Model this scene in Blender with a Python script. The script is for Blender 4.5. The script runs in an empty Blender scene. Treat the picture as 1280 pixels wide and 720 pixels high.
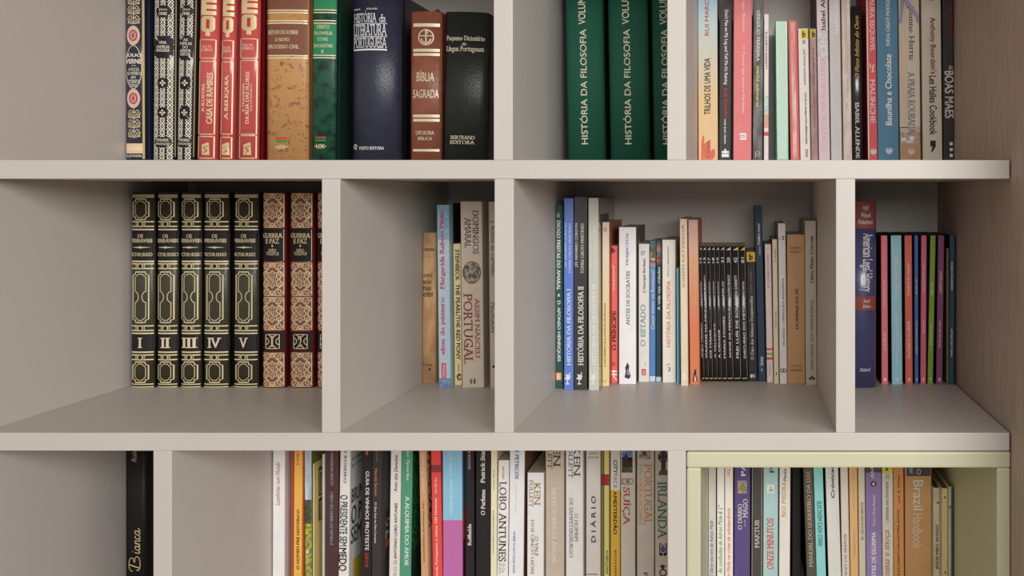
import bpy, bmesh, math, random
from mathutils import Vector
SC = bpy.context.scene
COL = SC.collection
random.seed(7)

# ------------------------------------------------------------------ camera, light, exposure
S = 0.00079            # metres per photograph pixel on the plane of the shelf fronts
DPX = 1228.0           # camera distance in the same unit
VX, VY = 925.0, 240.0  # vanishing point of the straight-on view
ZC = 1.35              # camera height
DB = 0.3736 * DPX      # depth of the compartments

cam_data = bpy.data.cameras.new('camera')
cam = bpy.data.objects.new('camera', cam_data)
COL.objects.link(cam)
cam.location = (0, -DPX * S, ZC)
cam.rotation_euler = (math.pi / 2, 0, 0)
cam_data.sensor_fit = 'HORIZONTAL'
cam_data.sensor_width = 36
cam_data.lens = 36 * DPX / 1280
cam_data.shift_x = (640 - VX) / 1280
cam_data.shift_y = (VY - 360) / 1280
cam_data.clip_start = 0.01
SC.camera = cam

world = bpy.data.worlds.new('world')
SC.world = world
world.use_nodes = True
wb = world.node_tree.nodes['Background']
wb.inputs[0].default_value = (1.0, 0.93, 0.85, 1)
wb.inputs[1].default_value = 0.31


def area(name, loc, target, sx, sy, power, color):
    d = bpy.data.lights.new(name, 'AREA')
    d.shape = 'RECTANGLE'
    d.size, d.size_y = sx, sy
    d.energy = power
    d.color = color
    o = bpy.data.objects.new(name, d)
    COL.objects.link(o)
    o.location = loc
    o.rotation_euler = (Vector(target) - Vector(loc)).to_track_quat('-Z', 'Y').to_euler()
    return o


area('window_light', (0.95, -2.6, 1.92), (0.0, 0.0, 1.3), 2.4, 0.8, 77, (1.0, 0.99, 0.975))

vs = SC.view_settings
vs.view_transform = 'Standard'
vs.look = 'None'
vs.gamma = 1
vs.exposure = 0.0
vs.use_curve_mapping = False


# ------------------------------------------------------------------ materials
def lin(c):
    out = []
    for v in c[:3]:
        v = v / 255.0
        out.append(v / 12.92 if v <= 0.04045 else ((v + 0.055) / 1.055) ** 2.4)
    return tuple(out) + (1.0,)


MATS = {}


def mat(color, kind='paper', color2=None, z0=0, z1=1):
    key = (tuple(color), kind, color2, round(z0, 4), round(z1, 4))
    if key in MATS:
        return MATS[key]
    m = bpy.data.materials.new(kind)
    m.use_nodes = True
    nt = m.node_tree
    N, L = nt.nodes, nt.links
    b = N['Principled BSDF']
    rough, spec = {'paper': (0.55, 0.35), 'gloss': (0.24, 0.5), 'leather': (0.36, 0.6), 'cloth': (0.75, 0.25), 'burl': (0.4, 0.45),
                   'ink': (0.55, 0.3), 'foil': (0.38, 0.6), 'paint': (0.42, 0.35), 'pages': (0.8, 0.15), 'wood': (0.6, 0.3),
                   'mottle': (0.42, 0.45), 'photo': (0.35, 0.45), 'grad': (0.4, 0.4), 'ribbon': (0.6, 0.3), 'worn': (0.6, 0.3)}[kind]
    b.inputs['Roughness'].default_value = rough
    b.inputs['Specular IOR Level'].default_value = spec
    base = lin(color)
    if kind in ('ink',):
        b.inputs['Base Color'].default_value = base
        MATS[key] = m
        return m
    if kind == 'foil':
        b.inputs['Base Color'].default_value = base
        b.inputs['Metallic'].default_value = 0.12
        MATS[key] = m
        return m
    tc = N.new('ShaderNodeTexCoord')
    mp = N.new('ShaderNodeMapping')
    L.new(tc.outputs['Object'], mp.inputs['Vector'])
    nz = N.new('ShaderNodeTexNoise')
    L.new(mp.outputs['Vector'], nz.inputs['Vector'])
    rp = N.new('ShaderNodeValToRGB')
    L.new(nz.outputs['Fac'], rp.inputs['Fac'])
    L.new(rp.outputs['Color'], b.inputs['Base Color'])
    bump = N.new('ShaderNodeBump')

    def shade(f):
        return tuple(min(1, v * f) for v in base[:3]) + (1,)

    def ramp(a, c, p0=0.3, p1=0.7):
        e = rp.color_ramp.elements
        e[0].position, e[1].position = p0, p1
        e[0].color, e[1].color = a, c

    if kind == 'wood':
        mp.inputs['Scale'].default_value = (420, 420, 24)
        nz.inputs['Scale'].default_value = 1.0
        nz.inputs['Detail'].default_value = 5
        ramp(shade(0.84), shade(1.14), 0.34, 0.66)
        bump.inputs['Strength'].default_value = 0.18
        bump.inputs['Distance'].default_value = 0.001
        L.new(nz.outputs['Fac'], bump.inputs['Height'])
    elif kind == 'pages':
        mp.inputs['Scale'].default_value = (2600, 3, 3)
        nz.inputs['Scale'].default_value = 1.0
        nz.inputs['Detail'].default_value = 2
        ramp(shade(0.72), shade(1.08))
        bump.inputs['Strength'].default_value = 0.4
        bump.inputs['Distance'].default_value = 0.0006
        L.new(nz.outputs['Fac'], bump.inputs['Height'])
    elif kind in ('leather', 'burl', 'mottle'):
        if kind == 'leather':
            nz.inputs['Scale'].default_value = 60
            ramp(shade(0.88), shade(1.12))
        elif kind == 'mottle':
            nz.inputs['Scale'].default_value = 70
            nz.inputs['Detail'].default_value = 6
            ramp(lin(color2), base, 0.36, 0.55)
        else:
            nz.inputs['Scale'].default_value = 105
            nz.inputs['Detail'].default_value = 5
            nz.inputs['Roughness'].default_value = 0.6
            nz.inputs['Distortion'].default_value = 1.2
            ramp(lin(color2), base, 0.36, 0.46)
        n2 = N.new('ShaderNodeTexVoronoi')
        n2.inputs['Scale'].default_value = 650
        L.new(tc.outputs['Object'], n2.inputs['Vector'])
        bump.inputs['Strength'].default_value = 0.55
        bump.inputs['Distance'].default_value = 0.0004
        L.new(n2.outputs['Distance'], bump.inputs['Height'])
    elif kind == 'cloth':
        mp.inputs['Scale'].default_value = (1, 1, 0.4)
        nz.inputs['Scale'].default_value = 1500
        ramp(shade(0.88), shade(1.12))
        bump.inputs['Strength'].default_value = 0.35
        bump.inputs['Distance'].default_value = 0.0004
        L.new(nz.outputs['Fac'], bump.inputs['Height'])
    elif kind == 'photo':           # printed picture: blotches of two colours
        nz.inputs['Scale'].default_value = 210
        nz.inputs['Detail'].default_value = 4
        ramp(lin(color2), base, 0.42, 0.58)
    elif kind == 'worn':            # two blended inks on a scuffed spine
        mp.inputs['Scale'].default_value = (1, 1, 0.35)
        nz.inputs['Scale'].default_value = 90
        nz.inputs['Detail'].default_value = 6
        ramp(lin(color2), base, 0.4, 0.6)
    elif kind == 'grad':            # printed colour blend running up the spine
        sep = N.new('ShaderNodeSeparateXYZ')
        L.new(tc.outputs['Object'], sep.inputs[0])
        mr = N.new('ShaderNodeMapRange')
        mr.inputs['From Min'].default_value = z0
        mr.inputs['From Max'].default_value = z1
        L.new(sep.outputs['Z'], mr.inputs['Value'])
        L.new(mr.outputs[0], rp.inputs['Fac'])
        ramp(base, lin(color2), 0.0, 1.0)
        N.remove(nz)
        MATS[key] = m
        return m
    else:                           # paper, gloss, paint, ribbon
        nz.inputs['Scale'].default_value = 45 if kind != 'paint' else 6
        nz.inputs['Detail'].default_value = 4
        f = 0.05 if kind != 'paint' else 0.02
        ramp(shade(1 - f), shade(1 + f))
        n2 = N.new('ShaderNodeTexNoise')
        n2.inputs['Scale'].default_value = 700 if kind != 'gloss' else 120
        L.new(tc.outputs['Object'], n2.inputs['Vector'])
        bump.inputs['Strength'].default_value = 0.12
        bump.inputs['Distance'].default_value = 0.0003
        L.new(n2.outputs['Fac'], bump.inputs['Height'])
        if kind == 'gloss':
            b.inputs['Coat Weight'].default_value = 0.5
            b.inputs['Coat Roughness'].default_value = 0.12
    L.new(bump.outputs['Normal'], b.inputs['Normal'])
    MATS[key] = m
    return m


# ------------------------------------------------------------------ mesh helpers
def mesh_obj(name, verts, faces, mats, parent=None, idx=None, smooth=False):
    me = bpy.data.meshes.new(name)
    me.from_pydata(verts, [], faces)
    for m in mats:
        me.materials.append(m)
    if idx:
        me.polygons.foreach_set('material_index', idx)
    if smooth:
        me.polygons.foreach_set('use_smooth', [True] * len(me.polygons))
    me.update()
    o = bpy.data.objects.new(name, me)
    COL.objects.link(o)
    if parent:
        o.parent = parent
    return o


def box_obj(name, x0, x1, y0, y1, z0, z1, m, parent=None, bevel=0.0):
    bm = bmesh.new()
    vs_ = [bm.verts.new((x, y, z)) for x in (x0, x1) for y in (y0, y1) for z in (z0, z1)]
    for f in ((0, 1, 3, 2), (4, 6, 7, 5), (0, 4, 5, 1), (2, 3, 7, 6), (0, 2, 6, 4), (1, 5, 7, 3)):
        bm.faces.new([vs_[i] for i in f])
    bmesh.ops.recalc_face_normals(bm, faces=bm.faces)
    if bevel:
        bmesh.ops.bevel(bm, geom=list(bm.edges), offset=bevel, segments=2, affect='EDGES', profile=0.6)
    me = bpy.data.meshes.new(name)
    bm.to_mesh(me)
    bm.free()
    me.materials.append(m)
    o = bpy.data.objects.new(name, me)
    COL.objects.link(o)
    if parent:
        o.parent = parent
    return o


def X(px):
    return (px - VX) * S


def Z(py):
    return ZC + (VY - py) * S


def thing(name, loc, label, cat, group=None):
    o = bpy.data.objects.new(name, None)
    o.empty_display_size = 0.02
    COL.objects.link(o)
    o.location = loc
    o['label'] = label
    o['category'] = cat
    if group:
        o['group'] = group
    return o


# ------------------------------------------------------------------ the setting and the bookcase
PAINT = (208, 201, 194)
yb = DB * S
fl = mesh_obj('floor', [(-2.5, -3, 0), (2.5, -3, 0), (2.5, yb + 0.03, 0), (-2.5, yb + 0.03, 0)], [(0, 1, 2, 3)], [mat((150, 125, 100), 'wood')])
fl['kind'] = 'structure'
wbk = box_obj('wall_back', -2.5, 2.5, yb + 0.02, yb + 0.12, 0, 2.6, mat((200, 192, 184), 'paint'))
wbk['kind'] = 'structure'

case = thing('bookcase', (0, 0, 0), 'large greige built-in bookcase with open compartments and one brown wood-grained side', 'bookcase')
pm = mat(PAINT, 'paint')
XL, XR = -22.0, 1262.0
top_z = Z(-505)
BV = 0.0007


def slab(y0, y1):
    box_obj('shelf', X(XL - 23.5), X(XR), 0, yb, Z(y1), Z(y0), pm, case, BV)


def divider(x0, x1, y0, y1):
    box_obj('divider', X(x0), X(x1), 0.0004, yb, Z(y1), Z(y0), pm, case, BV)


for a, b_ in ((-505, -482), (-141, -117.5), (200, 223.5), (541, 563.5), (882, 905), (1223, 1246)):
    slab(a, b_)
for x0, x1, y0, y1 in ((617, 640.8, -117.5, 200), (834, 857.6, -117.5, 200), (402, 425, 223.5, 541), (618, 642, 223.5, 541),
                       (1045, 1069, 223.5, 541), (191.3, 214.3, 563.5, 882), (834.6, 857.4, 563.5, 882)):
    divider(x0, x1, y0, y1)
for y0, y1 in ((-482, -141), (-117.5, 200), (223.5, 541), (563.5, 882), (905, 1223), (1246, 1948)):
    box_obj('side_panel', X(XL - 23.5), X(XL), 0.0004, yb, max(0.0, Z(y1)), Z(y0), pm, case, BV)
box_obj('back_panel', X(XL - 23.5), X(1264), yb, yb + 0.018, 0.0, top_z, mat(PAINT, 'paint'), case)
sp = box_obj('side_panel', X(1264), X(1290), -0.115, yb + 0.018, 0.0, top_z, mat((192, 173, 157), 'wood'), case, BV)
sp['label'] = 'brown wood-grained side panel'

GREEN = (209, 207, 176)
gm = mat(GREEN, 'paint')
gbox = thing('box_insert', (X(1060), 0, Z(882)), 'pale green open box fitted into the bottom compartment against the wood-grained side', 'shelf box')


def gpart(name, x0, x1, y0, y1, d0=0.0, d1=DB - 1):
    o = box_obj(name, X(x0) - X(1060), X(x1) - X(1060), d0 * S, d1 * S, Z(y1) - Z(882), Z(y0) - Z(882), gm, gbox, 0.0022)
    return o


gpart('top_board', 858.2, 1263.2, 564.9, 585)
gpart('side_board', 858.2, 876, 585, 862, 0.6)
gpart('side_board', 1246.3, 1263.2, 585, 862, 0.6)
gpart('bottom_board', 858.2, 1263.2, 862, 881.7)
gpart('back_board', 876, 1246.3, 585, 862, DB - 9, DB - 1)

# ------------------------------------------------------------------ lettering
# outline offset, serifs, slant, stem weight added sideways, weight added upwards
STY = {'sans': (0.0, 0, 0, 0.012, 0.01), 'bold': (0.0, 0, 0, 0.02, 0.016), 'black': (0.0, 0, 0, 0.036, 0.028), 'thin': (-0.012, 0, 0, 0, 0), 'serif': (-0.017, 1, 0, 0.022, 0.003),
       'serifb': (-0.010, 1, 0, 0.032, 0.008), 'ital': (-0.02, 1, 0.25, 0.018, 0.0), 'script': (-0.004, 0, 0.38, 0.014, 0.006), 'sansital': (0.0, 0, 0.22, 0.012, 0.008)}
_tc = {}
_cu = bpy.data.curves.new('lettering', 'FONT')
_to = bpy.data.objects.new('lettering', _cu)


def text_mesh(s, style):
    key = (s, style)
    if key in _tc:
        return _tc[key]
    off, ser, shear, wx, wy = STY[style]
    _cu.body = s
    _cu.size = 1
    _cu.offset = off
    _cu.shear = shear
    _cu.resolution_u = 3
    me = _to.to_mesh()
    V = [(v.co.x, v.co.y) for v in me.vertices]
    F = [tuple(p.vertices) for p in me.polygons]
    D = [0] * len(V)
    if ser and V:
        cnt = {}
        for f in F:
            for i in range(len(f)):
                e = (f[i], f[(i + 1) % len(f)])
                k_ = (min(e), max(e))
                cnt[k_] = cnt.get(k_, 0) + 1
        edges = [e for e, c in cnt.items() if c == 1]
        ys = sorted(v[1] for v in V)
        add = []
        sh = shear
        for a, b2 in edges:
            (x0, y0), (x1, y1) = V[a], V[b2]
            if x0 > x1:
                x0, y0, x1, y1 = x1, y1, x0, y0
            ln = x1 - x0
            if abs(y0 - y1) < 0.012 and 0.04 < ln < 0.2:
                y = (y0 + y1) / 2
                for ref, up in ((0.0, 1), (0.682, -1), (0.455, -1)):
                    if abs(y - ref) < 0.04:
                        h = 0.042 * up
                        e = 0.085
                        add.append(((x0 - e, y), (x1 + e, y), (x1 + e + sh * h, y + h), (x0 - e + sh * h, y + h)))
                        break
            if sh == 0 and abs(x0 - x1) < 0.006 and 0.05 < abs(y0 - y1) < 0.14:
                ya, yb_ = min(y0, y1), max(y0, y1)
                lo, hi = ya - 0.07, yb_ + 0.07
                if ya < 0.04:
                    lo = ya
                if yb_ > 0.63:
                    hi = yb_
                add.append(((x0 - 0.025, lo), (x0 + 0.012, lo), (x0 + 0.012, hi), (x0 - 0.025, hi)))
        for q in add:
            n = len(V)
            V += list(q)
            D += [1] * 4
            F.append((n, n + 1, n + 2, n + 3))
    if wx or wy:
        n0, V0 = len(V), list(V)
        V = [(x - wx, y - wy) for x, y in V0] + [(x + wx, y + wy) for x, y in V0]
        F = F + [tuple(i + n0 for i in f) for f in F]
        D = D + [d_ + 2 for d_ in D]
    _to.to_mesh_clear()
    _tc[key] = (V, F, D)
    return V, F, D


# ------------------------------------------------------------------ books
FLOORS = {1: 200.0, 2: 541.0, 3: 882.0, 4: 862.0}
YM = {1: 195.0, 2: None, 3: 715.0, 4: 715.0}
GOLD = (226, 205, 150)
WHITE = (238, 234, 230)
BLACK = (30, 27, 26)


class Book:
    def __init__(self, row, k, x0, x1, top, col, label, kind='soft', lean=0.0, side=None, finish=None, art=(), group=None, bulge=None,
                 name=None, depth=None, col2=None, ym=None, pages=(222, 208, 180)):
        self.__dict__.update(locals())
        yf = FLOORS[row]
        self.top = top = max(top, VY - (VY + 114.0) * (1 - k)) if row == 1 else top
        self.yfl = VY + (yf - VY) * (1 - k)
        self.ym = ym if ym is not None else (YM[row] or self.yfl)
        self.s = S / (1 - k)
        self.z0 = (VY - yf) * S
        dx = -lean * (self.yfl - self.ym) / 100.0
        self.fx0, self.fx1 = x0 + dx, x1 + dx
        self.xl = (self.fx0 - VX) * self.s       # at the floor, world
        self.xr = (self.fx1 - VX) * self.s
        self.tan = lean / 100.0
        self.h = ((VY - top) * self.s - self.z0) * math.sqrt(1 + self.tan ** 2)
        self.tl = self.tr = 0.0                  # trims

    def at(self, z):                             # edges at height z above the shelf
        return self.xl + self.tl + z * self.tan, self.xr - self.tr + z * self.tan


BOOKS = []


def B(*a, **kw):
    b = Book(*a, **kw)
    BOOKS.append(b)
    return b


def T(part, s, u0, u1, y0, y1, d, col, style='sans', mk='ink'):
    return ('T', part, s, u0, u1, y0, y1, d, col, style, mk)


def R(part, u0, u1, y0, y1, col, lv=1, mk='ink', col2=None):
    return ('R', part, u0, u1, y0, y1, col, lv, mk, col2)


def K(part, pts, w, col, closed=False, lv=2, mk='foil'):
    return ('K', part, pts, w, col, closed, lv, mk)


def P(part, pts, col, lv=1, mk='ink', col2=None):
    return ('P', part, pts, col, lv, mk, col2)


def SR(part, d0, d1, y0, y1, col, lv=1, mk='ink', col2=None):   # patch on the board that faces the camera
    return ('SR', part, d0, d1, y0, y1, col, lv, mk, col2)


def ST(part, s, d0, d1, y0, y1, d, col, style='bold'):
    return ('ST', part, s, d0, d1, y0, y1, d, col, style)


def ell(cx, cy, rx, ry, n=20):
    return [(cx + rx * math.cos(2 * math.pi * i / n), cy + ry * math.sin(2 * math.pi * i / n)) for i in range(n)]


def build_book(b):
    k, s = b.k, b.s

    def up(c):                                 # paper stock tone, the same for every book
        return tuple(min(246, v * 1.06) for v in c)

    b.col, b.side = up(b.col), (up(b.side) if b.side else None)
    xl, xr = b.xl + b.tl, b.xr - b.tr
    w = xr - xl
    y0 = DPX * k / (1 - k) * S
    avail = yb - y0 - 0.002 - (0.008 if b.row == 4 else 0)
    depth = min(b.depth or 0.20, avail)
    h = b.h
    hard = b.kind == 'hard'
    bulge = b.bulge if b.bulge is not None else (min(0.006, w * 0.16) if hard else 0.0)
    rc = 0.0 if hard else min(0.0009, w * 0.18)
    a = math.atan(b.tan)
    px = xr if a > 0 else xl                   # lower corner carries the book
    nm = b.name or ('hardback_book' if hard else 'paperback_book')
    root = thing(nm, (px, y0, ZC + b.z0 + 0.0002), b.label, 'book', b.group)
    root.rotation_euler = (0, a, 0)
    lx0, lx1 = xl - px, xr - px
    cx = (lx0 + lx1) / 2
    hw = w / 2

    def ysp(x):                                # spine surface depth at local x
        u = max(-1.0, min(1.0, (x - cx) / hw))
        y = bulge * u * u
        if hard:
            e = max(0.0, abs(u) - 0.86) / 0.14
            y += e * e * min(0.0022, w * 0.1)
        elif rc:
            e = max(0.0, abs(u) * hw - (hw - rc))
            y += rc - math.sqrt(max(0, rc * rc - e * e))
        return y

    # --- cover: outer and inner outline, swept up
    t = min(0.0026, w * 0.14) if hard else min(0.0004, w * 0.12)
    us = [i / 12 * 2 - 1 for i in range(13)] if (hard or bulge) else [-1, -1 + rc / hw * 0.5, -1 + rc / hw, -0.4, 0.4, 1 - rc / hw, 1 - rc / hw * 0.5, 1]
    spine = [(cx + u * hw, ysp(cx + u * hw)) for u in us]
    ye = spine[0][1]
    groove = []
    if hard and depth > 0.03:
        gd = min(0.0014, t * 0.45)
        groove = [(0.0, ye + 0.0035), (gd, ye + 0.0062), (gd, ye + 0.0078), (0.0, ye + 0.0105)]
    outer = [(lx0, depth)] + [(lx0 + g, y) for g, y in reversed(groove)] + spine + [(lx1 - g, y) for g, y in groove] + [(lx1, depth)]
    inner = []
    for x, y in outer:
        xi = max(lx0 + t, min(lx1 - t, x + (t if x < cx - hw + t else (-t if x > cx + hw - t else 0))))
        inner.append((xi, y + t if y < ye + 0.001 else y))
    n = len(outer)
    zs = (0.0, h)
    V, F, I = [], [], []
    for z in zs:
        V += [(x, y, z) for x, y in outer] + [(x, y, z) for x, y in inner]
    ng = len(groove)
    s0, s1 = 1 + ng, 1 + ng + len(spine) - 1
    for i in range(n - 1):
        is_sp = s0 <= i < s1
        F.append((i, i + 1, 2 * n + i + 1, 2 * n + i)); I.append(0 if is_sp else 1)
        F.append((n + i + 1, n + i, 3 * n + i, 3 * n + i + 1)); I.append(2)
        F.append((2 * n + i, 2 * n + i + 1, 3 * n + i + 1, 3 * n + i)); I.append(1)
        F.append((i + 1, i, n + i, n + i + 1)); I.append(1)
    F.append((0, 2 * n, 3 * n, n)); I.append(1)
    F.append((n - 1, 2 * n - 1, 4 * n - 1, 3 * n - 1)); I.append(1)
    fin = b.finish or ('leather' if hard else 'paper')
    side = b.side or b.col
    sfin = fin if fin in ('paper', 'gloss', 'leather', 'cloth', 'burl', 'mottle') else 'paper'
    if fin == 'grad':
        m0 = mat(b.col, 'grad', b.col2, h * 0.35, h * 0.85)
    else:
        m0 = mat(b.col, fin, b.col2)
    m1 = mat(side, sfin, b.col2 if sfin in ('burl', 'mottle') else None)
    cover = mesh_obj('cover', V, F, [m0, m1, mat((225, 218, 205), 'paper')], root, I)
    if hard or bulge:
        for p, i in zip(cover.data.polygons, I):
            p.use_smooth = i == 0
    # --- page block
    ins = 0.0028 if hard else 0.0004
    g = t + 0.0002
    pw0, pw1 = lx0 + g + (0.0014 if hard and groove else 0), lx1 - g - (0.0014 if hard and groove else 0)
    py0 = max(ye, bulge) + t + 0.0004
    if pw1 - pw0 > 0.0006:
        box_obj('page_block', pw0, pw1, py0, depth - ins - 0.0003, ins if hard else 0.0003, h - ins, mat(b.pages, 'pages'), root)
    # --- printing on the spine
    art = {}
    ca = math.cos(a)

    mid0 = (b.x0 + b.x1) / 2

    def loc(dx, y):                            # photograph offset from the spine's middle -> local x, z
        z = ((VY - y) * s - b.z0) / ca
        x = ((b.xl + b.xr) / 2 - px) + dx * s
        return max(lx0 + 0.0001, min(lx1 - 0.0001, x)), max(0.0001, min(h - 0.0001, z))

    W = b.x1 - b.x0
    cur = {}
    LET = {'title', 'author', 'imprint', 'number', 'volume_number', 'series', 'subtitle', 'date', 'edition', 'label_letter', 'cover_title', 'cover_text'}
    REN = {'gilt_rule': 'gilt_border', 'gilt_ring': 'gilt_ring_pattern', 'gilt_ornament': 'gilt_pattern', 'scrollwork': 'scroll_pattern', 'emblem': 'emblem_logo',
           'printed_shapes': 'printed_pattern', 'edge_rule': 'edge_border', 'rule': 'rule_border', 'gilt_letters': 'monogram_lettering', 'flowers': 'flower_pattern',
           'cover_frame': 'cover_frame', 'foot_rule': 'foot_border', 'pale_edge': 'edge_border', 'gilt_edge': 'gilt_border', 'cover_rule': 'cover_border'}
    SPLIT = {'gilt_rule', 'rule', 'gilt_edge', 'pale_edge', 'edge_rule', 'label_panel', 'gilt_panel', 'band', 'picture', 'stripe', 'cover_picture', 'cover_panel', 'pale_spine_strip'}

    def key(part, item):
        new = part.endswith('*') or (part in SPLIT and item in ('R', 'SR'))
        part = part.rstrip('*')
        if part in LET:
            part = part + '_lettering' if not part.endswith('letter') else 'label_lettering'
        part = REN.get(part, part)
        if new or part not in cur:
            cur[part] = cur.get(part, 0) + 1
        return part + '#' + str(cur[part])

    def emit(part, pts2, faces, m, lv, depths=None):
        A = art.setdefault(part, {'v': [], 'f': [], 'i': [], 'm': []})
        if m not in A['m']:
            A['m'].append(m)
        mi = A['m'].index(m)
        base = len(A['v'])
        jit = (len(A['v']) % 11) * 0.000006
        for n_, (x, z) in enumerate(pts2):
            A['v'].append((x, ysp(x) - 0.00009 * lv - jit - (depths[n_] * 0.00003 if depths else 0), z))
        for f in faces:
            A['f'].append(tuple(base + i for i in f))
            A['i'].append(mi)

    def emit3(part, pts3, faces, m):
        A = art.setdefault(part, {'v': [], 'f': [], 'i': [], 'm': []})
        if m not in A['m']:
            A['m'].append(m)
        mi = A['m'].index(m)
        base = len(A['v'])
        A['v'] += pts3
        for f in faces:
            A['f'].append(tuple(base + i for i in f))
            A['i'].append(mi)

    def grid(part, x0_, x1_, za, zb, m, lv):
        nx = 1 if not bulge else max(1, int(round(abs(x1_ - x0_) / w * 16)))
        xs_g = [x0_ + (x1_ - x0_) * i / nx for i in range(nx + 1)]
        if rc:
            xs_g += [x for q_ in (1.0, 0.8, 0.55, 0.3) for x in (cx - hw + rc * q_, cx + hw - rc * q_) if min(x0_, x1_) < x < max(x0_, x1_)]
            xs_g.sort(reverse=x1_ < x0_)
        nx = len(xs_g) - 1
        pts, fs = [], []
        for x in xs_g:
            pts += [(x, za), (x, zb)]
        for i in range(nx):
            fs.append((2 * i, 2 * i + 2, 2 * i + 3, 2 * i + 1))
        emit(part, pts, fs, m, lv)

    for it in b.art:
        it = (it[0], key(it[1], it[0])) + tuple(it[2:])
        if it[0] == 'T':
            _, part, st, u0, u1, ya, yb2, d, col, style, mk = it
            V2, F2, D2 = text_mesh(st, style)
            if not V2:
                continue
            xs, ys = [v[0] for v in V2], [v[1] for v in V2]
            ax, bx, ay, by = min(xs), max(xs), min(ys), max(ys)
            pts = []
            for x, y in V2:
                p, q = (x - ax) / (bx - ax or 1), (y - ay) / (by - ay or 1)
                if d == 'h':
                    uu, yy = u0 + (u1 - u0) * p, yb2 + (ya - yb2) * q
                elif d == 'u':
                    uu, yy = u1 + (u0 - u1) * q, yb2 + (ya - yb2) * p
                else:
                    uu, yy = u0 + (u1 - u0) * q, ya + (yb2 - ya) * p
                pts.append(loc((uu - 0.5) * W, yy))
            emit(part, pts, F2, mat(col, mk), 6, D2)
        elif it[0] == 'R':
            _, part, u0, u1, ya, yb2, col, lv, mk, c2 = it
            col = up(col)
            xa, za = loc((u0 - 0.5) * W, yb2)
            xb, zb = loc((u1 - 0.5) * W, ya)
            grid(part, xa, xb, za, zb, mat(col, mk, c2), lv)
        elif it[0] == 'P':
            _, part, pts, col, lv, mk, c2 = it
            cxx = sum(p[0] for p in pts) / len(pts)
            cyy = sum(p[1] for p in pts) / len(pts)
            ring = []
            for p0, p1 in zip(pts, pts[1:] + pts[:1]):
                dd = max(1, int(math.hypot(p1[0] - p0[0], p1[1] - p0[1]) / 2.5)) if bulge else 1
                ring += [(p0[0] + (p1[0] - p0[0]) * j / dd, p0[1] + (p1[1] - p0[1]) * j / dd) for j in range(dd)]
            n_ = len(ring)
            rings = max(1, int(max(abs(p[0] - cxx) for p in ring) / 2.0)) if bulge else 1
            L2, fs = [], []
            for q_ in range(rings, 0, -1):
                f_ = q_ / rings
                L2 += [loc(cxx + (x_ - cxx) * f_, cyy + (y_ - cyy) * f_) for x_, y_ in ring]
            L2.append(loc(cxx, cyy))
            for q_ in range(rings - 1):
                o_ = q_ * n_
                fs += [(o_ + i, o_ + (i + 1) % n_, o_ + n_ + (i + 1) % n_, o_ + n_ + i) for i in range(n_)]
            o_ = (rings - 1) * n_
            fs += [(o_ + i, o_ + (i + 1) % n_, len(L2) - 1) for i in range(n_)]
            emit(part, L2, fs, mat(col, mk, c2), lv)
        elif it[0] == 'K':
            _, part, pts, wd, col, closed, lv, mk = it
            q = list(pts) + ([pts[0]] if closed else [])
            fine = [q[0]]
            for p0, p1 in zip(q, q[1:]):
                dd = max(1, int(abs(p1[0] - p0[0]) / 3)) if bulge else 1
                fine += [(p0[0] + (p1[0] - p0[0]) * j / dd, p0[1] + (p1[1] - p0[1]) * j / dd) for j in range(1, dd + 1)]
            P2, F2 = [], []
            m_ = len(fine)
            for i, p in enumerate(fine):
                if closed:
                    pa, pb = fine[(i - 1) % (m_ - 1)], fine[(i + 1) % (m_ - 1)]
                else:
                    pa, pb = fine[max(0, i - 1)], fine[min(m_ - 1, i + 1)]
                tx, ty = pb[0] - pa[0], pb[1] - pa[1]
                l_ = math.hypot(tx, ty) or 1
                nx_, ny_ = -ty / l_ * wd / 2, tx / l_ * wd / 2
                P2 += [loc(p[0] + nx_, p[1] + ny_), loc(p[0] - nx_, p[1] - ny_)]
                if i:
                    F2.append((2 * i - 2, 2 * i, 2 * i + 1, 2 * i - 1))
            emit(part, P2, F2, mat(col, mk), lv)
        elif it[0] in ('SR', 'ST'):
            right = (b.x0 + b.x1) / 2 < VX
            xs_ = (lx1 + 0.0001) if right else (lx0 - 0.0001)

            def zz(y, dm):                    # height of a picture row met dm metres behind the spine
                kk = (y0 + dm) / (DPX * S + y0 + dm)
                return max(0.0002, min(h - 0.0002, ((VY - y) * S / (1 - kk) - b.z0) / ca))
            if it[0] == 'SR':
                _, part, d0, d1, ya, yb2, col, lv, mk, c2 = it
                col = up(col)
                e = 0.0001 * lv * (1 if right else -1)
                zt, zbm = zz(ya, d0), zz(yb2, d0)
                emit3(part, [(xs_ + e, ye + d0, zbm), (xs_ + e, ye + d1, zbm), (xs_ + e, ye + d1, zt), (xs_ + e, ye + d0, zt)], [(0, 1, 2, 3)], mat(col, mk, c2))
            else:
                _, part, st, d0, d1, ya, yb2, d, col, style = it
                V2, F2, D2 = text_mesh(st, style)
                xs, ys = [v[0] for v in V2], [v[1] for v in V2]
                ax, bx, ay, by = min(xs), max(xs), min(ys), max(ys)
                zt, zbm = zz(ya, d0), zz(yb2, d0)
                pts = []
                for (x, y), d_ in zip(V2, D2):
                    p, q = (x - ax) / (bx - ax), (y - ay) / (by - ay)
                    pts.append((xs_ + (0.0003 + d_ * 0.00003) * (1 if right else -1), ye + d0 + (d1 - d0) * p, zbm + (zt - zbm) * q))
                emit3(part, pts, F2, mat(col, 'ink'))
    for part, A in art.items():
        part = part.split('#')[0]
        o = mesh_obj(part, A['v'], A['f'], A['m'], cover, A['i'])
    b.root, b.cover = root, cover
    b.geo = dict(lx0=lx0, lx1=lx1, h=h, depth=depth, ysp=ysp, loc=loc, t=t)
    return b


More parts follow.
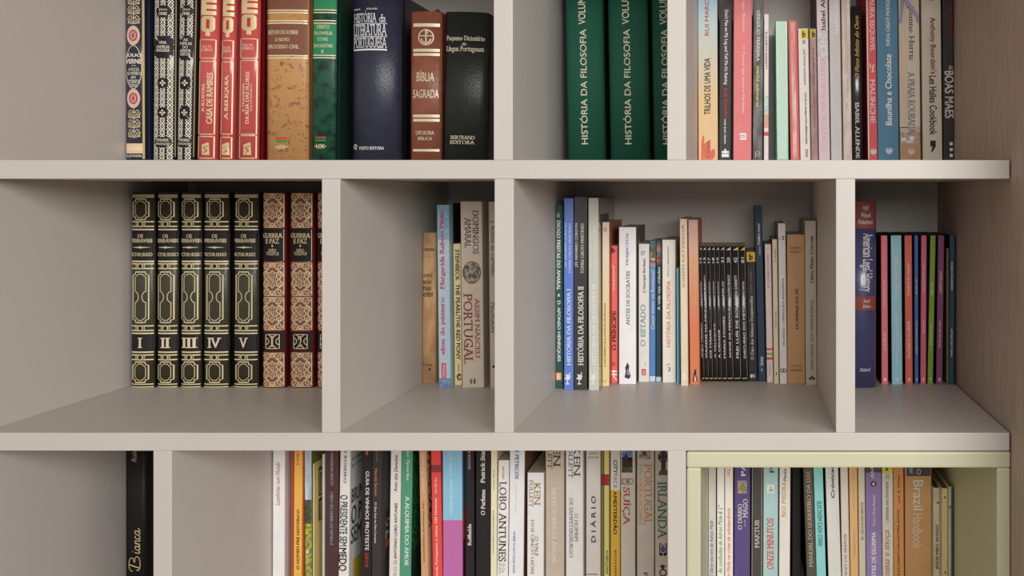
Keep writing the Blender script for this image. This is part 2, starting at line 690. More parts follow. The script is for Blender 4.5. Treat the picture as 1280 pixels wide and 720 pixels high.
WALLS = {1: [(XL - 40, XL), (617, 640.8), (834, 857.6), (1264, 1300)], 2: [(XL - 40, XL), (402, 425), (618, 642), (1045, 1069), (1264, 1300)],
         3: [(XL - 40, XL), (191.3, 214.3), (834.6, 857.4), (1264, 1300)], 4: [(800, 876), (1246.3, 1300)]}


def settle():
    """Neighbouring books and uprights share the shelf without cutting into one another."""
    gap = 0.00025
    for row in (1, 2, 3, 4):
        bs = sorted([b for b in BOOKS if b.row == row], key=lambda b: b.xl + b.xr)
        for b in bs:
            mid = (b.xl + b.xr) / 2
            for w0, w1 in WALLS[row]:
                a0, a1 = X(w0), X(w1)
                for z in (0, b.h):
                    l, r = b.at(z)
                    if a1 < mid + 0.002 and l < a1 + gap:
                        b.tl += a1 + gap - l
                    if a0 > mid - 0.002 and r > a0 - gap:
                        b.tr += r - a0 + gap
        for _ in range(2):
            for i, p in enumerate(bs):
                for q in bs[i + 1:i + 3]:
                    over = max(p.at(z)[1] - q.at(z)[0] for z in (0, min(p.h, q.h))) + gap
                    if over > 0:
                        if p.k > q.k + 1e-4:
                            p.tr += over
                        elif q.k > p.k + 1e-4:
                            q.tl += over
                        else:
                            p.tr += over / 2
                            q.tl += over / 2
# ------------------------------------------------------------------ ornament builders
def arc(cx, cy, rx, ry, a0, a1, n=10):
    return [(cx + rx * math.cos(math.radians(a0 + (a1 - a0) * i / n)), cy + ry * math.sin(math.radians(a0 + (a1 - a0) * i / n))) for i in range(n + 1)]


def spiral(cx, cy, r0, turns, a0, sx=1, sy=1, n=12):
    out = []
    for i in range(n + 1):
        t_ = i / n
        r = r0 * (1 - 0.8 * t_)
        a_ = math.radians(a0 + 360 * turns * t_)
        out.append((cx + sx * r * math.cos(a_), cy + sy * r * math.sin(a_)))
    return out


def notched(cx, y0, y1, hw, c):
    return [(cx - hw + c, y0), (cx + hw - c, y0), (cx + hw - c + 0.8, y0 + c - 0.8), (cx + hw, y0 + c), (cx + hw, y1 - c), (cx + hw - c + 0.8, y1 - c + 0.8),
            (cx + hw - c, y1), (cx - hw + c, y1), (cx - hw + c - 0.8, y1 - c + 0.8), (cx - hw, y1 - c), (cx - hw, y0 + c), (cx - hw + c - 0.8, y0 + c - 0.8)]


def octo(cx, y0, y1, hw, c):
    return [(cx - hw + c, y0), (cx + hw - c, y0), (cx + hw, y0 + c), (cx + hw, y1 - c), (cx + hw - c, y1), (cx - hw + c, y1), (cx - hw, y1 - c), (cx - hw, y0 + c)]


def art_numeral_set(num, W, c=0.0):
    g = (228, 212, 170)
    A = []
    for y in (244.2, 246.4):
        A.append(R('gilt_rule', 0.03, 0.97, y - 0.6, y + 0.7, g, 2, 'foil'))
    for y in (480.6, 484):
        A.append(R('gilt_rule', 0.03, 0.97, y - 0.6, y + 0.6, g, 2, 'foil'))
    for y0, y1 in ((248.4, 275.4), (452.2, 478.8)):
        A.append(K('gilt_frame*', notched(c, y0 + .6, y1 - .6, 10, 4), 1.5, g, True))
        A.append(K('gilt_frame', octo(c, y0 + 3.2, y1 - 3.2, 6.8, 4.2), 0.9, g, True))
    A.append(K('gilt_frame*', notched(c, 340.2, 403.4, 10, 4), 1.5, g, True))
    L_ = [(c - 6.8, 347), (c - 2.6, 343), (c + 2.6, 343), (c + 6.8, 347), (c + 6.8, 363.5)] + arc(c + 8, 371.5, 5.8, 7.2, 262, 98, 10) + \
         [(c + 6.8, 379.5), (c + 6.8, 396.5), (c + 2.6, 400.6), (c - 2.6, 400.6), (c - 6.8, 396.5), (c - 6.8, 379.5)] + arc(c - 8, 371.5, 5.8, 7.2, 82, -82, 10) + [(c - 6.8, 363.5)]
    A.append(K('gilt_frame', L_, 1.0, g, True))
    for y in (280.3, 333, 410.6, 447):
        A.append(R('gilt_rule', 0.03, 0.97, y - 3.6, y - 2.2, g, 2, 'foil'))
        A.append(R('gilt_rule', 0.03, 0.97, y + 2.2, y + 3.6, g, 2, 'foil'))
        A.append(P('gilt_ring*', ell(c, y, 5.2, 4.6), (38, 37, 28), 3, 'ink'))
        A.append(K('gilt_ring', ell(c, y, 3.3, 3.3), 1.4, g, True, 4))
        A.append(K('gilt_ring', arc(c, y, 5.6, 4.4, 120, 240, 6), 0.8, g, False, 4))
        A.append(K('gilt_ring', arc(c, y, 5.6, 4.4, -60, 60, 6), 0.8, g, False, 4))
    A.append(R('label_panel', 0.02, 0.98, 288.5, 325.5, (33, 29, 31), 1))
    A.append(R('label_panel', 0.02, 0.98, 418.5, 439, (36, 31, 34), 1))
    for y in (287.2, 327, 417, 440.5):
        A.append(R('gilt_rule', 0.03, 0.97, y - 0.8, y + 0.8, g, 2, 'foil'))
    m = 0.5 + c / W
    tw = 14.0 / W
    A += [T('title', 'OS', m - 3.4 / W, m + 3.4 / W, 293, 297.4, 'h', g, 'serifb', 'foil'),
          T('title', 'MISERÁVEIS', m - tw, m + tw, 297.6, 303.4, 'h', g, 'serifb', 'foil'),
          P('gilt_rule', [(c - 12, 309.5), (c, 308.6), (c + 12, 309.5), (c, 310.5)], g, 2, 'foil'),
          P('gilt_rule', ell(c, 309.5, 1.2, 1.6, 10), g, 3, 'foil'),
          T('author', 'VICTOR HUGO', m - tw, m + tw, 316, 320.6, 'h', g, 'serifb', 'foil')]
    nw = {'I': 3, 'II': 6.6, 'III': 10.4, 'IV': 9, 'V': 6}[num] / W
    A.append(T('volume_number', num, m - nw, m + nw, 422.4, 435.2, 'h', (238, 222, 186), 'serifb', 'foil'))
    return A


def art_filigree(y0, y1, hw, g, c=0.0):
    """a gilt panel of scrolls around a lobed medallion"""
    A = []
    cy, hh = (y0 + y1) / 2, (y1 - y0) / 2
    A.append(K('gilt_ornament*', [(c - hw, y0), (c + hw, y0), (c + hw, y1), (c - hw, y1)], 1.0, g, True))
    med = []
    for i in range(32):
        t_ = 2 * math.pi * i / 32
        r = 1 + 0.16 * math.cos(8 * t_)
        med.append((c + 6.6 * r * math.cos(t_), cy + 9.5 * r * math.sin(t_)))
    A.append(K('gilt_ornament', med, 1.5, g, True))
    A.append(K('gilt_ornament', ell(c, cy, 4.2, 6.4, 16), 0.7, g, True))
    A.append(K('gilt_ornament', spiral(c, cy - 1, 3.2, 1.6, 40, 1, 1.2), 0.9, g))
    A.append(K('gilt_ornament', [(c, cy), (c + 2, cy + 4), (c - 2, cy + 5)], 0.9, g))
    for sx in (-1, 1):
        for sy in (-1, 1):
            A.append(K('gilt_ornament', spiral(c + sx * (hw - 4.6), cy + sy * (hh - 5.4), 4.0, 1.3, 0, sx, sy), 1.1, g))
            A.append(K('gilt_ornament', spiral(c + sx * (hw - 3.6), cy + sy * (hh - 13.0), 3.1, 1.2, 90, sx, -sy), 1.1, g))
            A.append(K('gilt_ornament', [(c + sx * 1.5, cy + sy * (hh - 1)), (c + sx * 4, cy + sy * (hh - 6.5)), (c + sx * 8, cy + sy * (hh - 9.5)), (c + sx * (hw - 1), cy + sy * 6)], 1.4, g))
            A.append(K('gilt_ornament', [(c + sx * 6, cy + sy * 8.5), (c + sx * (hw - 4), cy + sy * (hh - 10))], 1.2, g))
        A.append(K('gilt_ornament', arc(c + sx * hw, cy, 4.4, 4.8, 90, 270, 8) if sx > 0 else arc(c + sx * hw, cy, 4.4, 4.8, -90, 90, 8), 1.4, g))
    for sy in (-1, 1):
        A.append(K('gilt_ornament', arc(c, cy + sy * hh, 4.6, 5.0, 0, -180 * sy, 8), 1.4, g))
        A.append(P('gilt_ornament', ell(c, cy + sy * (hh - 1.6), 1.8, 1.4, 8), g, 2, 'foil'))
    return A


def art_red_set(vol, W):
    g = (232, 213, 168)
    A = []
    c = -1.2
    m = 0.5 + c / W
    for a_, b2 in ((242.4, 284.4), (329, 369.6), (372, 412.6), (441.6, 483.4)):
        A.append(R('gilt_panel', m - 13.6 / W, m + 13.6 / W, a_, b2, (140, 84, 66), 1))
        A += art_filigree(a_, b2, 13.6, g, c)
    A.append(R('label_panel', m - 14 / W, m + 14 / W, 286.6, 326.4, (27, 24, 24), 1))
    A.append(R('label_panel', m - 14 / W, m + 14 / W, 415.4, 438.6, (27, 24, 24), 1))
    A += [K('gilt_frame', [(c + 13.4, 287), (c + 13.4, 326)], 0.7, g),
          T('title', 'GUERRA', m - 12.5 / W, m + 12.5 / W, 291.6, 297.6, 'h', g, 'serifb', 'foil'),
          T('title', 'E PAZ', m - 8.5 / W, m + 8.5 / W, 298.8, 304.6, 'h', g, 'serifb', 'foil'),
          P('gilt_dot', ell(c, 307.6, 1.3, 1.3, 10), g, 2, 'foil'),
          T('author', 'LEÃO', m - 5 / W, m + 5 / W, 310.4, 314.8, 'h', g, 'serifb', 'foil'),
          T('author', 'TOLSTOI', m - 8 / W, m + 8 / W, 315.4, 319.4, 'h', g, 'serifb', 'foil'),
          K('gilt_frame', [(c - 8.5, 418.5), (c + 8.5, 418.5), (c + 8.5, 436), (c - 8.5, 436)], 1.1, g, True)]
    for sx in (-1, 1):
        A.append(K('gilt_frame', arc(c + sx * 8.5, 427, 4, 4, 90, 270, 8) if sx > 0 else arc(c + sx * 8.5, 427, 4, 4, -90, 90, 8), 1.1, g))
        A.append(K('gilt_frame', arc(c, 427 + sx * 9, 4.5, 3.2, 180, 360 if sx > 0 else 0, 8), 1.1, g))
    if vol:
        A.append(T('volume_number', vol, m - 2.6 / W, m + 2.6 / W, 421.5, 433, 'h', (236, 214, 160), 'serifb', 'foil'))
    return A


def art_lattice(W, y0, y1, panels, texts):
    w_ = (232, 226, 208)
    A = []
    hw = W / 2 - 1.6
    y = y0
    i = 0
    cell = 7.6
    nx = int(2 * hw / cell)
    while y < y1:
        for j in range(nx):
            x = -hw + (j + 0.5) * 2 * hw / nx
            A.append(K('lattice', ell(x, y + cell / 2, 2.4, 3.0, 10), 1.2, w_, True, 1, 'ink'))
            A.append(K('lattice', [(x - 3.4, y), (x - 1.2, y + cell * .3), (x - 3.2, y + cell * .5), (x - 1.2, y + cell * .7), (x - 3.4, y + cell)], 0.9, w_, False, 1, 'ink'))
            A.append(K('lattice', [(x + 3.4, y), (x + 1.2, y + cell * .3), (x + 3.2, y + cell * .5), (x + 1.2, y + cell * .7), (x + 3.4, y + cell)], 0.9, w_, False, 1, 'ink'))
            A.append(K('lattice', [(x, y - 1.4), (x, y + 1.4)], 1.5, w_, False, 1, 'ink'))
            A.append(P('lattice', ell(x, y + cell / 2, .8, .9, 6), w_, 1))
        y += cell
        i += 1
    for sx in (-1, 1):
        A.append(K('lattice', [(sx * (W / 2 - 0.8), y0), (sx * (W / 2 - 0.8), y1)], 0.7, (190, 176, 120), False, 1, 'foil'))
    for cy, hh, pw, flower in panels:
        if flower:
            A.append(P('medallion*', octo(0, cy - hh, cy + hh, pw, 2.4), (28, 26, 30), 2))
            for q in range(4):
                an = math.pi / 2 * q
                A.append(P('medallion', ell(2.4 * math.cos(an), cy + 2.6 * math.sin(an), 1.3, 1.3, 8), w_, 3))
            A.append(P('medallion', ell(0, cy, 0.8, 0.8, 8), w_, 3))
        else:
            A.append(P('label_panel*', octo(0, cy - hh, cy + hh, pw, 3.5), (33, 31, 36), 2))
            for sx in (-1, 1):
                A.append(P('label_panel', ell(sx * pw * 0.45, cy, pw * 0.62, hh * 0.62, 14), (33, 31, 36), 2))
    for s_, a_, b_, hw_ in texts:
        A.append(T('title', s_, 0.5 - hw_ / W, 0.5 + hw_ / W, a_, b_, 'h', w_, 'serifb'))
    return A


def art_scrolls(W, y0, y1, g):
    A = []
    y = y0
    while y < y1 - 6:
        for sx in (-1, 1):
            A.append(K('scrollwork*' if sx < 0 and y == y0 else 'scrollwork', spiral(sx * 4.6, y + 4, 3.6, 1.3, 20, sx, 1), 0.9, g, False, 2, 'foil'))
            A.append(K('scrollwork', spiral(sx * 2.6, y + 9.5, 2.6, 1.2, 200, sx, -1), 0.9, g, False, 2, 'foil'))
            A.append(K('scrollwork', [(0, y + 12), (sx * 5, y + 11), (sx * 7.4, y + 7)], 0.9, g, False, 2, 'foil'))
            A.append(P('scrollwork', ell(sx * 6.4, y + 10.5, 1.3, 1.0, 7), g, 2, 'foil'))
        A.append(K('scrollwork', [(0, y), (0, y + 12)], 1.0, g, False, 2, 'foil'))
        A.append(P('scrollwork', ell(0, y + 4.5, 1.2, 1.8, 8), g, 2, 'foil'))
        y += 12
    return A


def leaf_emblem(x, y, col, r=4.2):
    """small tulip-like publisher's emblem"""
    A = []
    for sx in (-1, 1):
        A.append(K('emblem*' if sx < 0 else 'emblem', [(x, y + r), (x + sx * r * 0.8, y + r * 0.4), (x + sx * r, y - r * 0.5), (x + sx * r * 0.55, y - r), (x + sx * r * 0.3, y), (x, y + r * 0.6)], 1.0, col, False, 3, 'ink'))
        A.append(P('emblem', ell(x + sx * r * 0.55, y, r * 0.3, r * 0.42, 8), col, 3))
    A.append(K('emblem', [(x, y - r), (x, y + r)], 1.1, col, False, 3, 'ink'))
    return A


def bird(x, y, col):
    return [K('emblem', [(x - 3, y - 4.5), (x + 1.5, y - 3), (x + 2.6, y - 7.5)], 1.3, col, False, 3, 'ink'),
            P('emblem', [(x - 1, y - 5), (x + 3.4, y - 3.5), (x + 2.4, y + 2), (x - 3.4, y + 1.2)], col, 3),
            K('emblem', [(x - 4, y), (x - 0.5, y + 1.5), (x - 0.5, y + 7)], 1.4, col, False, 3, 'ink'),
            K('emblem', [(x - 2.6, y + 7), (x + 2, y + 7)], 1.4, col, False, 3, 'ink')]


# ------------------------------------------------------------------ upper row, first compartment
KA = 0.186
G1 = 'books on the upper shelf'
gn = (214, 198, 158)
ver = [R('gilt_edge', 0.93, 1.0, -30, 199, (214, 190, 130), 1, 'foil'), R('gilt_edge', 0.0, 0.05, -30, 199, (190, 172, 120), 1, 'foil')]
ver += art_scrolls(22, -30, 31, gn) + art_scrolls(22, 136, 178, gn)
for cy, col in ((44.5, (226, 190, 176)), (123.3, (226, 190, 176))):
    ver += [P('medallion*', ell(-0.6, cy, 8.2, 12.2, 24), col, 3), K('medallion', ell(-0.6, cy, 4.6, 6.4, 16), 1.6, (172, 66, 74), True, 4, 'ink')]
    for q in range(8):
        an = math.pi * q / 4
        ver.append(K('medallion', [(-0.6, cy), (-0.6 + 4 * math.cos(an), cy + 5.6 * math.sin(an))], 0.9, (172, 66, 74), False, 4, 'ink'))
ver += [P('label_panel', ell(-0.3, 84, 10.4, 27, 30), (44, 52, 72), 3), K('label_panel', ell(-0.3, 84, 10.0, 27, 30), 1.0, gn, True, 4),
        T('author', 'JÚLIO', 0.06, 0.92, 66, 72.5, 'h', (236, 226, 205), 'black'), T('author', 'VERNE', 0.06, 0.92, 73.8, 80, 'h', (236, 226, 205), 'black'),
        K('label_panel', [(-3, 82.6), (0, 81.8), (3, 82.6)], 0.8, gn, False, 4),
        T('title', 'A VOLTA', 0.2, 0.8, 85, 89, 'h', (232, 224, 205), 'serifb'), T('title', 'AO MUNDO', 0.12, 0.88, 90, 94, 'h', (232, 224, 205), 'serifb'),
        T('title', 'EM', 0.36, 0.62, 95.5, 98.6, 'h', (232, 224, 205), 'serifb'), T('title', 'OITENTA', 0.16, 0.84, 100, 104.4, 'h', (232, 224, 205), 'serifb'),
        T('title', 'DIAS', 0.3, 0.68, 105.2, 109, 'h', (232, 224, 205), 'serifb'),
        R('band', 0.04, 0.93, 179.5, 192, (222, 196, 160), 2), R('band', 0.04, 0.93, 183, 188.5, (230, 206, 172), 3),
        T('imprint', 'CLUB MUNDIAL', 0.06, 0.92, 193.4, 196.6, 'h', (228, 222, 205), 'bold')]
B(1, KA, 156.1, 179.2, -58, (46, 52, 70), 'navy hardback first on the upper shelf with cream scrollwork, pink medallions and oval panel', 'hard', -0.4,
  art=[(i[0],) + i[1:] for i in ver], group=G1, bulge=0.0015, finish='gloss')

lat1 = art_lattice(29, -28, 196, [(14.5, 7.5, 9, 0), (59, 14, 11.5, 0), (104, 6.3, 6.5, 1), (141, 6.3, 6.5, 1), (178, 6.5, 10.5, 0)],
                   [('JÚLIO', 10.5, 14.2, 5.2), ('DINIS', 15.4, 19.2, 5), ('UMA', 51.6, 55.2, 5), ('FAMÍLIA', 56.2, 60.4, 8.5), ('INGLESA', 61, 65, 8.5),
                    ('LIVRARIA', 173.6, 177, 8), ('CIVILIZAÇÃO', 178, 182, 9.4)])
B(1, KA, 187.8, 217.2, -50, (36, 37, 46), 'black hardback with white lacework and round-lobed label panel, wider of two matching volumes', 'hard', 0.7,
  art=lat1, group=G1, finish='gloss')
lat2 = art_lattice(22.5, -28, 196, [(14.5, 8, 7.5, 0), (60, 15.5, 8.6, 0), (104, 8, 6.4, 1), (141, 8.5, 6.4, 1), (178, 6.5, 9, 0)],
                   [('JÚLIO', 10.5, 14.2, 5), ('DINIS', 15.4, 19.2, 4.8), ('AS', 48.5, 51.8, 3), ('PUPILAS', 53, 56.6, 7.4), ('DO', 57.6, 61, 3.2), ('SENHOR', 62, 65.6, 6.8), ('REITOR', 66.4, 70, 6.6),
                    ('LIVRARIA', 173.6, 177, 7), ('CIVILIZAÇÃO', 178, 182, 8.4)])
B(1, KA, 218.2, 240.6, -50, (36, 37, 46), 'black hardback with white lacework and pointed label panel, beside the red volumes', 'hard', 1.7,
  art=lat2, group=G1, finish='gloss')


def art_red_queiroz(W, lines, dy=0):
    g = (222, 202, 152)
    A = []
    m = W / 2 - 0.8
    c = 0.0
    A += [R('gilt_letters', 0.12, 0.9, -30, 19 + dy, g, 1, 'foil')]
    for y in (3.5, 11.5):
        A.append(R('gilt_letters', 0.42, 0.9, y + dy, y + 2.6 + dy, (196, 52, 56), 2))
    A += [P('gilt_letters', octo(c, 20.5 + dy, 40 + dy, m * 0.78, 3), g, 1, 'foil'), R('gilt_letters', 0.4, 0.64, 39 + dy, 45.5 + dy, g, 1, 'foil'),
          R('gilt_letters', 0.42, 0.6, 24.5 + dy, 36 + dy, (196, 52, 56), 2)]
    for y0, y1 in ((50, 73), (77, 168), (171, 198)):
        A.append(K('gilt_frame*', [(c - m + 1.6, y0 + dy * .6), (c + m - 1.4, y0 + dy * .6), (c + m - 1.4, y1), (c - m + 1.6, y1)], 1.3, g, True))
    A += [T('author', 'EÇA DE', 0.22, 0.72, 57 + dy, 60.6 + dy, 'h', (236, 214, 190), 'serifb'), T('author', 'QUEIROZ', 0.16, 0.78, 61 + dy, 65 + dy, 'h', (236, 214, 190), 'serifb')]
    for s_, u0, u1, ya, yb_ in lines:
        A.append(T('title', s_, u0, u1, ya, yb_, 'u', (240, 226, 190), 'serifb'))
    A += [P('emblem', [(c - 4.6, 181), (c + 4, 178), (c + 5.2, 194), (c - 4.6, 194)], g, 2, 'foil'),
          K('emblem', [(c + 3, 183), (c - 1.6, 184), (c + 1.6, 188), (c - 2, 191.5)], 1.3, (190, 60, 55), False, 3, 'ink'),
          K('emblem', [(c - 3, 185), (c + 2.6, 190)], 1.0, (190, 60, 55), False, 3, 'ink')]
    return A


RED = (200, 84, 82)
B(1, KA, 244.4, 268.6, -40, RED, 'red gilt-framed hardback leaning beside the lacework volume, its title in two lines', 'hard', 1.8, art=art_red_queiroz(24.2, [('A ILUSTRE', .26, .42, 105, 141), ('CASA DE RAMIRES', .52, .82, 91, 155)], 0), group=G1, finish='gloss', bulge=0.003)
B(1, KA, 272.4, 290.6, -40, RED, 'narrow red gilt-framed hardback in the middle of three, its title in one line', 'hard', 1.7, art=art_red_queiroz(18.2, [('A RELÍQUIA', .34, .68, 94, 150)], 1.5), group=G1, finish='gloss', bulge=0.003)
B(1, KA, 296, 321.4, -42, RED, 'red gilt-framed hardback next to the tan mottled one, dark cover showing on one side', 'hard', 1.2, art=art_red_queiroz(25.4, [('A TRAGÉDIA', .2, .34, 104, 141), ('DA RUA DAS FLORES', .4, .58, 90, 155), ('EÇA DE QUEIROZ', .64, .72, 105, 139)], -2), group=G1, finish='gloss', bulge=0.003, side=(120, 26, 30))


def law_art(lab, lines, xl, xr, dark, W, ys):
    g = (230, 216, 180)
    A = []
    A += [R('label_panel', 0.0, 0.98, -30, 12.4, lab, 1), R('label_panel', 0.0, 0.98, 29.5, 69.5, lab, 1)]
    e = 0.98
    for y in (12.8, 16.0, 26.0, 29.2, 69.6, 72.6):
        A.append(R('gilt_rule', 0.0, e, y - 0.7, y + 0.7, g, 2, 'foil'))
    for s_, a_, b_, ya, yb_, st in lines:
        A.append(T('title', s_, a_, b_, ya, yb_, 'h', g, st, 'foil'))
    A += [R('imprint', xl, xr, ys, ys + 2.2, (196, 60, 50), 2), R('imprint', xl, xr, ys + 3.6, ys + 5.8, (30, 140, 70), 2),
          T('imprint', 'LEX', xl + .03, xr - .03, ys + 9.4, ys + 14.6, 'h', g, 'serifb', 'foil'), R('imprint', xl - .03, xr + .03, ys + 11.5, ys + 12.3, g, 2, 'foil')]
    return A


B(1, KA, 331.2, 383.6, -62, (194, 146, 94), 'wide tan burl-patterned leather hardback with brown label and gilt rules', 'hard', 0.25, finish='burl', col2=(156, 108, 72), side=(168, 112, 60), group=G1, bulge=0.003,
  art=law_art((128, 82, 62), [('ESTUDOS SOBRE', .06, .78, 38, 43, 'serifb'), ('O NOVO', .23, .58, 47.5, 52, 'serifb'), ('PROCESSO CIVIL', .05, .8, 56, 61, 'serifb')], .26, .53, None, 56, 172))
B(1, KA, 387.6, 417.8, -55, (38, 84, 66), 'dark green mottled hardback with bright green label panels and gilt rules', 'hard', 1.3, finish='mottle', col2=(24, 52, 42), side=(26, 54, 44), group=G1, bulge=0.002,
  art=law_art((46, 136, 92), [('DIREITO', .2, .74, 31.5, 36.4, 'serifb'), ('DA FAMÍLIA', .08, .86, 38.6, 43.8, 'serifb'), ('E DAS', .26, .68, 47, 51.6, 'serifb'), ('SUCESSÕES', .08, .86, 54.6, 59.6, 'serifb'), ('II', .4, .52, 62.8, 66.6, 'serifb')], .2, .64, None, 33, 171.2))
sv = (238, 238, 240)
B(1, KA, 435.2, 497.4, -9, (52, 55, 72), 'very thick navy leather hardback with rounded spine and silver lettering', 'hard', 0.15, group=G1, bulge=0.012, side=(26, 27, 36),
  art=[T('title', 'HISTÓRIA', .06, .57, 13.2, 28.2, 'h', sv, 'serif'), T('title', 'da', .62, .74, 18, 28, 'h', sv, 'serif'),
       T('title', 'LITERATURA', .05, .76, 30.4, 44.6, 'h', sv, 'serif'), T('title', 'PORTUGUESA', .05, .76, 46.4, 60.2, 'h', sv, 'serif'),
       R('title', .05, .76, 29, 29.7, sv, 2), R('title', .05, .76, 45.3, 46, sv, 2), R('title', .05, .76, 61, 63, sv, 2),
       T('author', 'SARAIVA', .06, .22, 10.2, 12.4, 'h', sv, 'bold'), T('author', 'ÓSCAR LOPES', .36, .58, 9.6, 12.2, 'h', sv, 'bold'),
       T('imprint', 'PORTO EDITORA', .2, .71, 183.4, 187.4, 'h', WHITE, 'bold'),
       K('imprint', spiral(-24.5, 183, 3.6, 1.2, 60), 1.2, WHITE, False, 3, 'ink')])
bg = (234, 220, 184)
bib = []
for y0, y1 in ((29.4, 33.6), (61.2, 64.8), (66.6, 70), (143.4, 147), (148.8, 152.2), (186.6, 189.6)):
    bib.append(R('gilt_rule', .1, .94, y0, y1, bg, 1, 'foil'))
bib += [K('emblem', ell(0.6, 46.8, 9.2, 9.4, 24), 1.5, bg, True), K('emblem', [(0.6, 38), (0.6, 56)], 1.8, bg), K('emblem', [(-8.4, 45), (9.6, 45)], 1.2, bg), K('emblem', arc(0.6, 47.5, 6, 6.4, 10, 170, 10), 1.8, bg),
        K('emblem', ell(1.6, 40.4, 1.8, 1.8, 10), 1.0, bg, True),
        T('title', 'BÍBLIA', .22, .78, 87.6, 102, 'h', bg, 'bold', 'foil'), T('title', 'SAGRADA', .1, .92, 112, 123, 'h', bg, 'bold', 'foil'),
        T('imprint', 'DIFUSORA', .2, .78, 163.8, 168.6, 'h', bg, 'sans', 'foil'), T('imprint', 'BÍBLICA', .27, .72, 170.4, 175.4, 'h', bg, 'sans', 'foil')]
B(1, KA, 511.6, 551, 14.5, (150, 90, 70), 'short brown leather hardback with gilt bars and a round gilt emblem', 'hard', 0.35, group=G1, bulge=0.003, art=bib, side=(120, 50, 34))
BOOKS[-1].headband = (120, 30, 34)
B(1, KA, 551.8, 606, 15.5, (42, 47, 43), 'short wide blackish-green hardback with small cream serif lettering beside the upright', 'hard', 2.2, group=G1, bulge=0.004, art=[
    T('title', 'Pequeno Dicionário', .04, .93, 45.5, 53.4, 'h', (232, 222, 196), 'serifb'), T('title', 'da', .42, .53, 54, 57.6, 'h', (232, 222, 196), 'serifb'),
    T('title', 'Língua Portuguesa', .04, .92, 58.6, 67, 'h', (232, 222, 196), 'serifb'),
    T('imprint', 'BERTRAND', .19, .76, 170.4, 175, 'h', (232, 222, 196), 'serifb'), T('imprint', 'EDITORA', .19, .76, 176.4, 181, 'h', (232, 222, 196), 'serifb')], side=(20, 20, 20))

# ------------------------------------------------------------------ upper row, second compartment
cr = (236, 226, 196)
for (a_, b2, u, vol, lab) in ((708.6, 756, (.35, .565), 'VOLUME I', 'green cloth hardback next to the dark gap, first of three alike'),
                              (762.4, 812, (.35, .555), 'VOLUME II', 'green cloth hardback in the middle of three alike with cream lettering'),
                              (817, 866, (.2, .41), 'VOLUME III', 'green cloth hardback cut off by the upright, last of three alike')):
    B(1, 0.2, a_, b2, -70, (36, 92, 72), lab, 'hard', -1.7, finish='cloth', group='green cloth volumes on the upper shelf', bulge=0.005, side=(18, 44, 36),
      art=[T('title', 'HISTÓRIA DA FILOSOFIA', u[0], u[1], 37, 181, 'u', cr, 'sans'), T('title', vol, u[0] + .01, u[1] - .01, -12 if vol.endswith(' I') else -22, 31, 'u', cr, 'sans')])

# ------------------------------------------------------------------ upper row, third compartment
K3 = 0.21
B(1, K3, 871.2, 897.4, -35, (214, 182, 132), 'paperback fading from pale blue to sand with jagged coral shapes at its foot', lean=-0.4, group=G1, finish='grad', col2=(168, 206, 218), art=[
    T('title', 'TRILHOS DE UMA VIDA', .36, .66, 73, 143.5, 'u', (70, 55, 55), 'bold'), T('author', 'RUI MARCELINO', .4, .6, -28, 45, 'u', (196, 90, 70), 'sans'),
    P('printed_shapes', [(-13, 176), (-4, 169), (-4, 180), (3.5, 175), (-2, 192), (-13, 200)], (224, 112, 96), 2), P('printed_shapes', [(-8, 190), (4, 174), (4, 200), (-8, 200)], (222, 120, 96), 1),
    P('printed_shapes', [(2, 192), (13, 178), (13, 200), (2, 200)], (224, 112, 96), 2), T('imprint', 'D. Quixote', .48, .6, 176, 198, 'u', (120, 90, 50), 'script')])
B(1, K3, 898.6, 913.6, 7, (58, 55, 53), 'short black paperback lettered in white and dull red beside the pink spine', lean=0.6, group=G1, art=[
    T('title', "Don't Pee on My Leg and Tell Me It's Raining", .34, .72, 12.5, 106, 'd', WHITE, 'sans'), T('author', 'Judy Sheindlin', .34, .7, 110, 148, 'd', (190, 60, 56), 'bold'),
    T('author', 'with Josh Getlin', .38, .6, 149, 180, 'd', WHITE, 'bold'), R('imprint', .24, .84, 189, 191.6, WHITE, 2), R('imprint', .24, .84, 192.6, 196.6, WHITE, 2), R('imprint', .45, .6, 186.5, 192, WHITE, 2)])
B(1, K3, 916.6, 939.2, -40, (222, 126, 127), 'pink paperback with a small white square emblem near its foot', lean=0.35, group=G1, art=[
    T('author', 'Tiago Rebelo', .44, .62, -6, 41, 'd', (240, 226, 220), 'sans'), T('title', 'O Tempo dos amores Perfeitos', .44, .62, 57, 142, 'd', (240, 226, 220), 'sans'),
    R('emblem', .36, .72, 166.6, 175, (244, 236, 230), 2), K('emblem', [(-2, 173.6), (-2, 169.5), (2.6, 169.5), (2.6, 172), (0, 172)], 1.2, (214, 96, 104), False, 3, 'ink')])
B(1, K3, 940.8, 953, 0.5, (128, 127, 128), 'grey paperback with white and yellow lettering, worn darker at the top', lean=0.75, group=G1, finish='worn', col2=(96, 94, 94), art=[
    T('author', 'VERGÍLIO FERREIRA', .3, .72, 13, 77, 'd', WHITE, 'sans'), T('title', 'manhã submersa', .32, .66, 83, 134, 'd', (226, 220, 110), 'bold'), K('emblem', [(-2.5, 197), (-2.5, 190), (2.5, 190), (2.5, 197), (-2, 194), (2, 192)], 0.9, (200, 198, 196), False, 2, 'ink')])
B(1, K3, 954.8, 960.6, 18, (230, 224, 216), 'thin white booklet with small patches of green and orange, by the grey spine', lean=0.2, group=G1, name='booklet', art=[
    T('title', 'ELIZABETH BARRETT', .3, .7, 40, 87, 'd', (90, 85, 82)), R('picture', .0, 1, 118, 142, (150, 190, 170), 1, 'photo', (225, 225, 215)), R('picture', 0, 1, 143, 160, (216, 170, 140), 1), R('picture', 0, 1, 165, 170, (214, 90, 70), 1)])
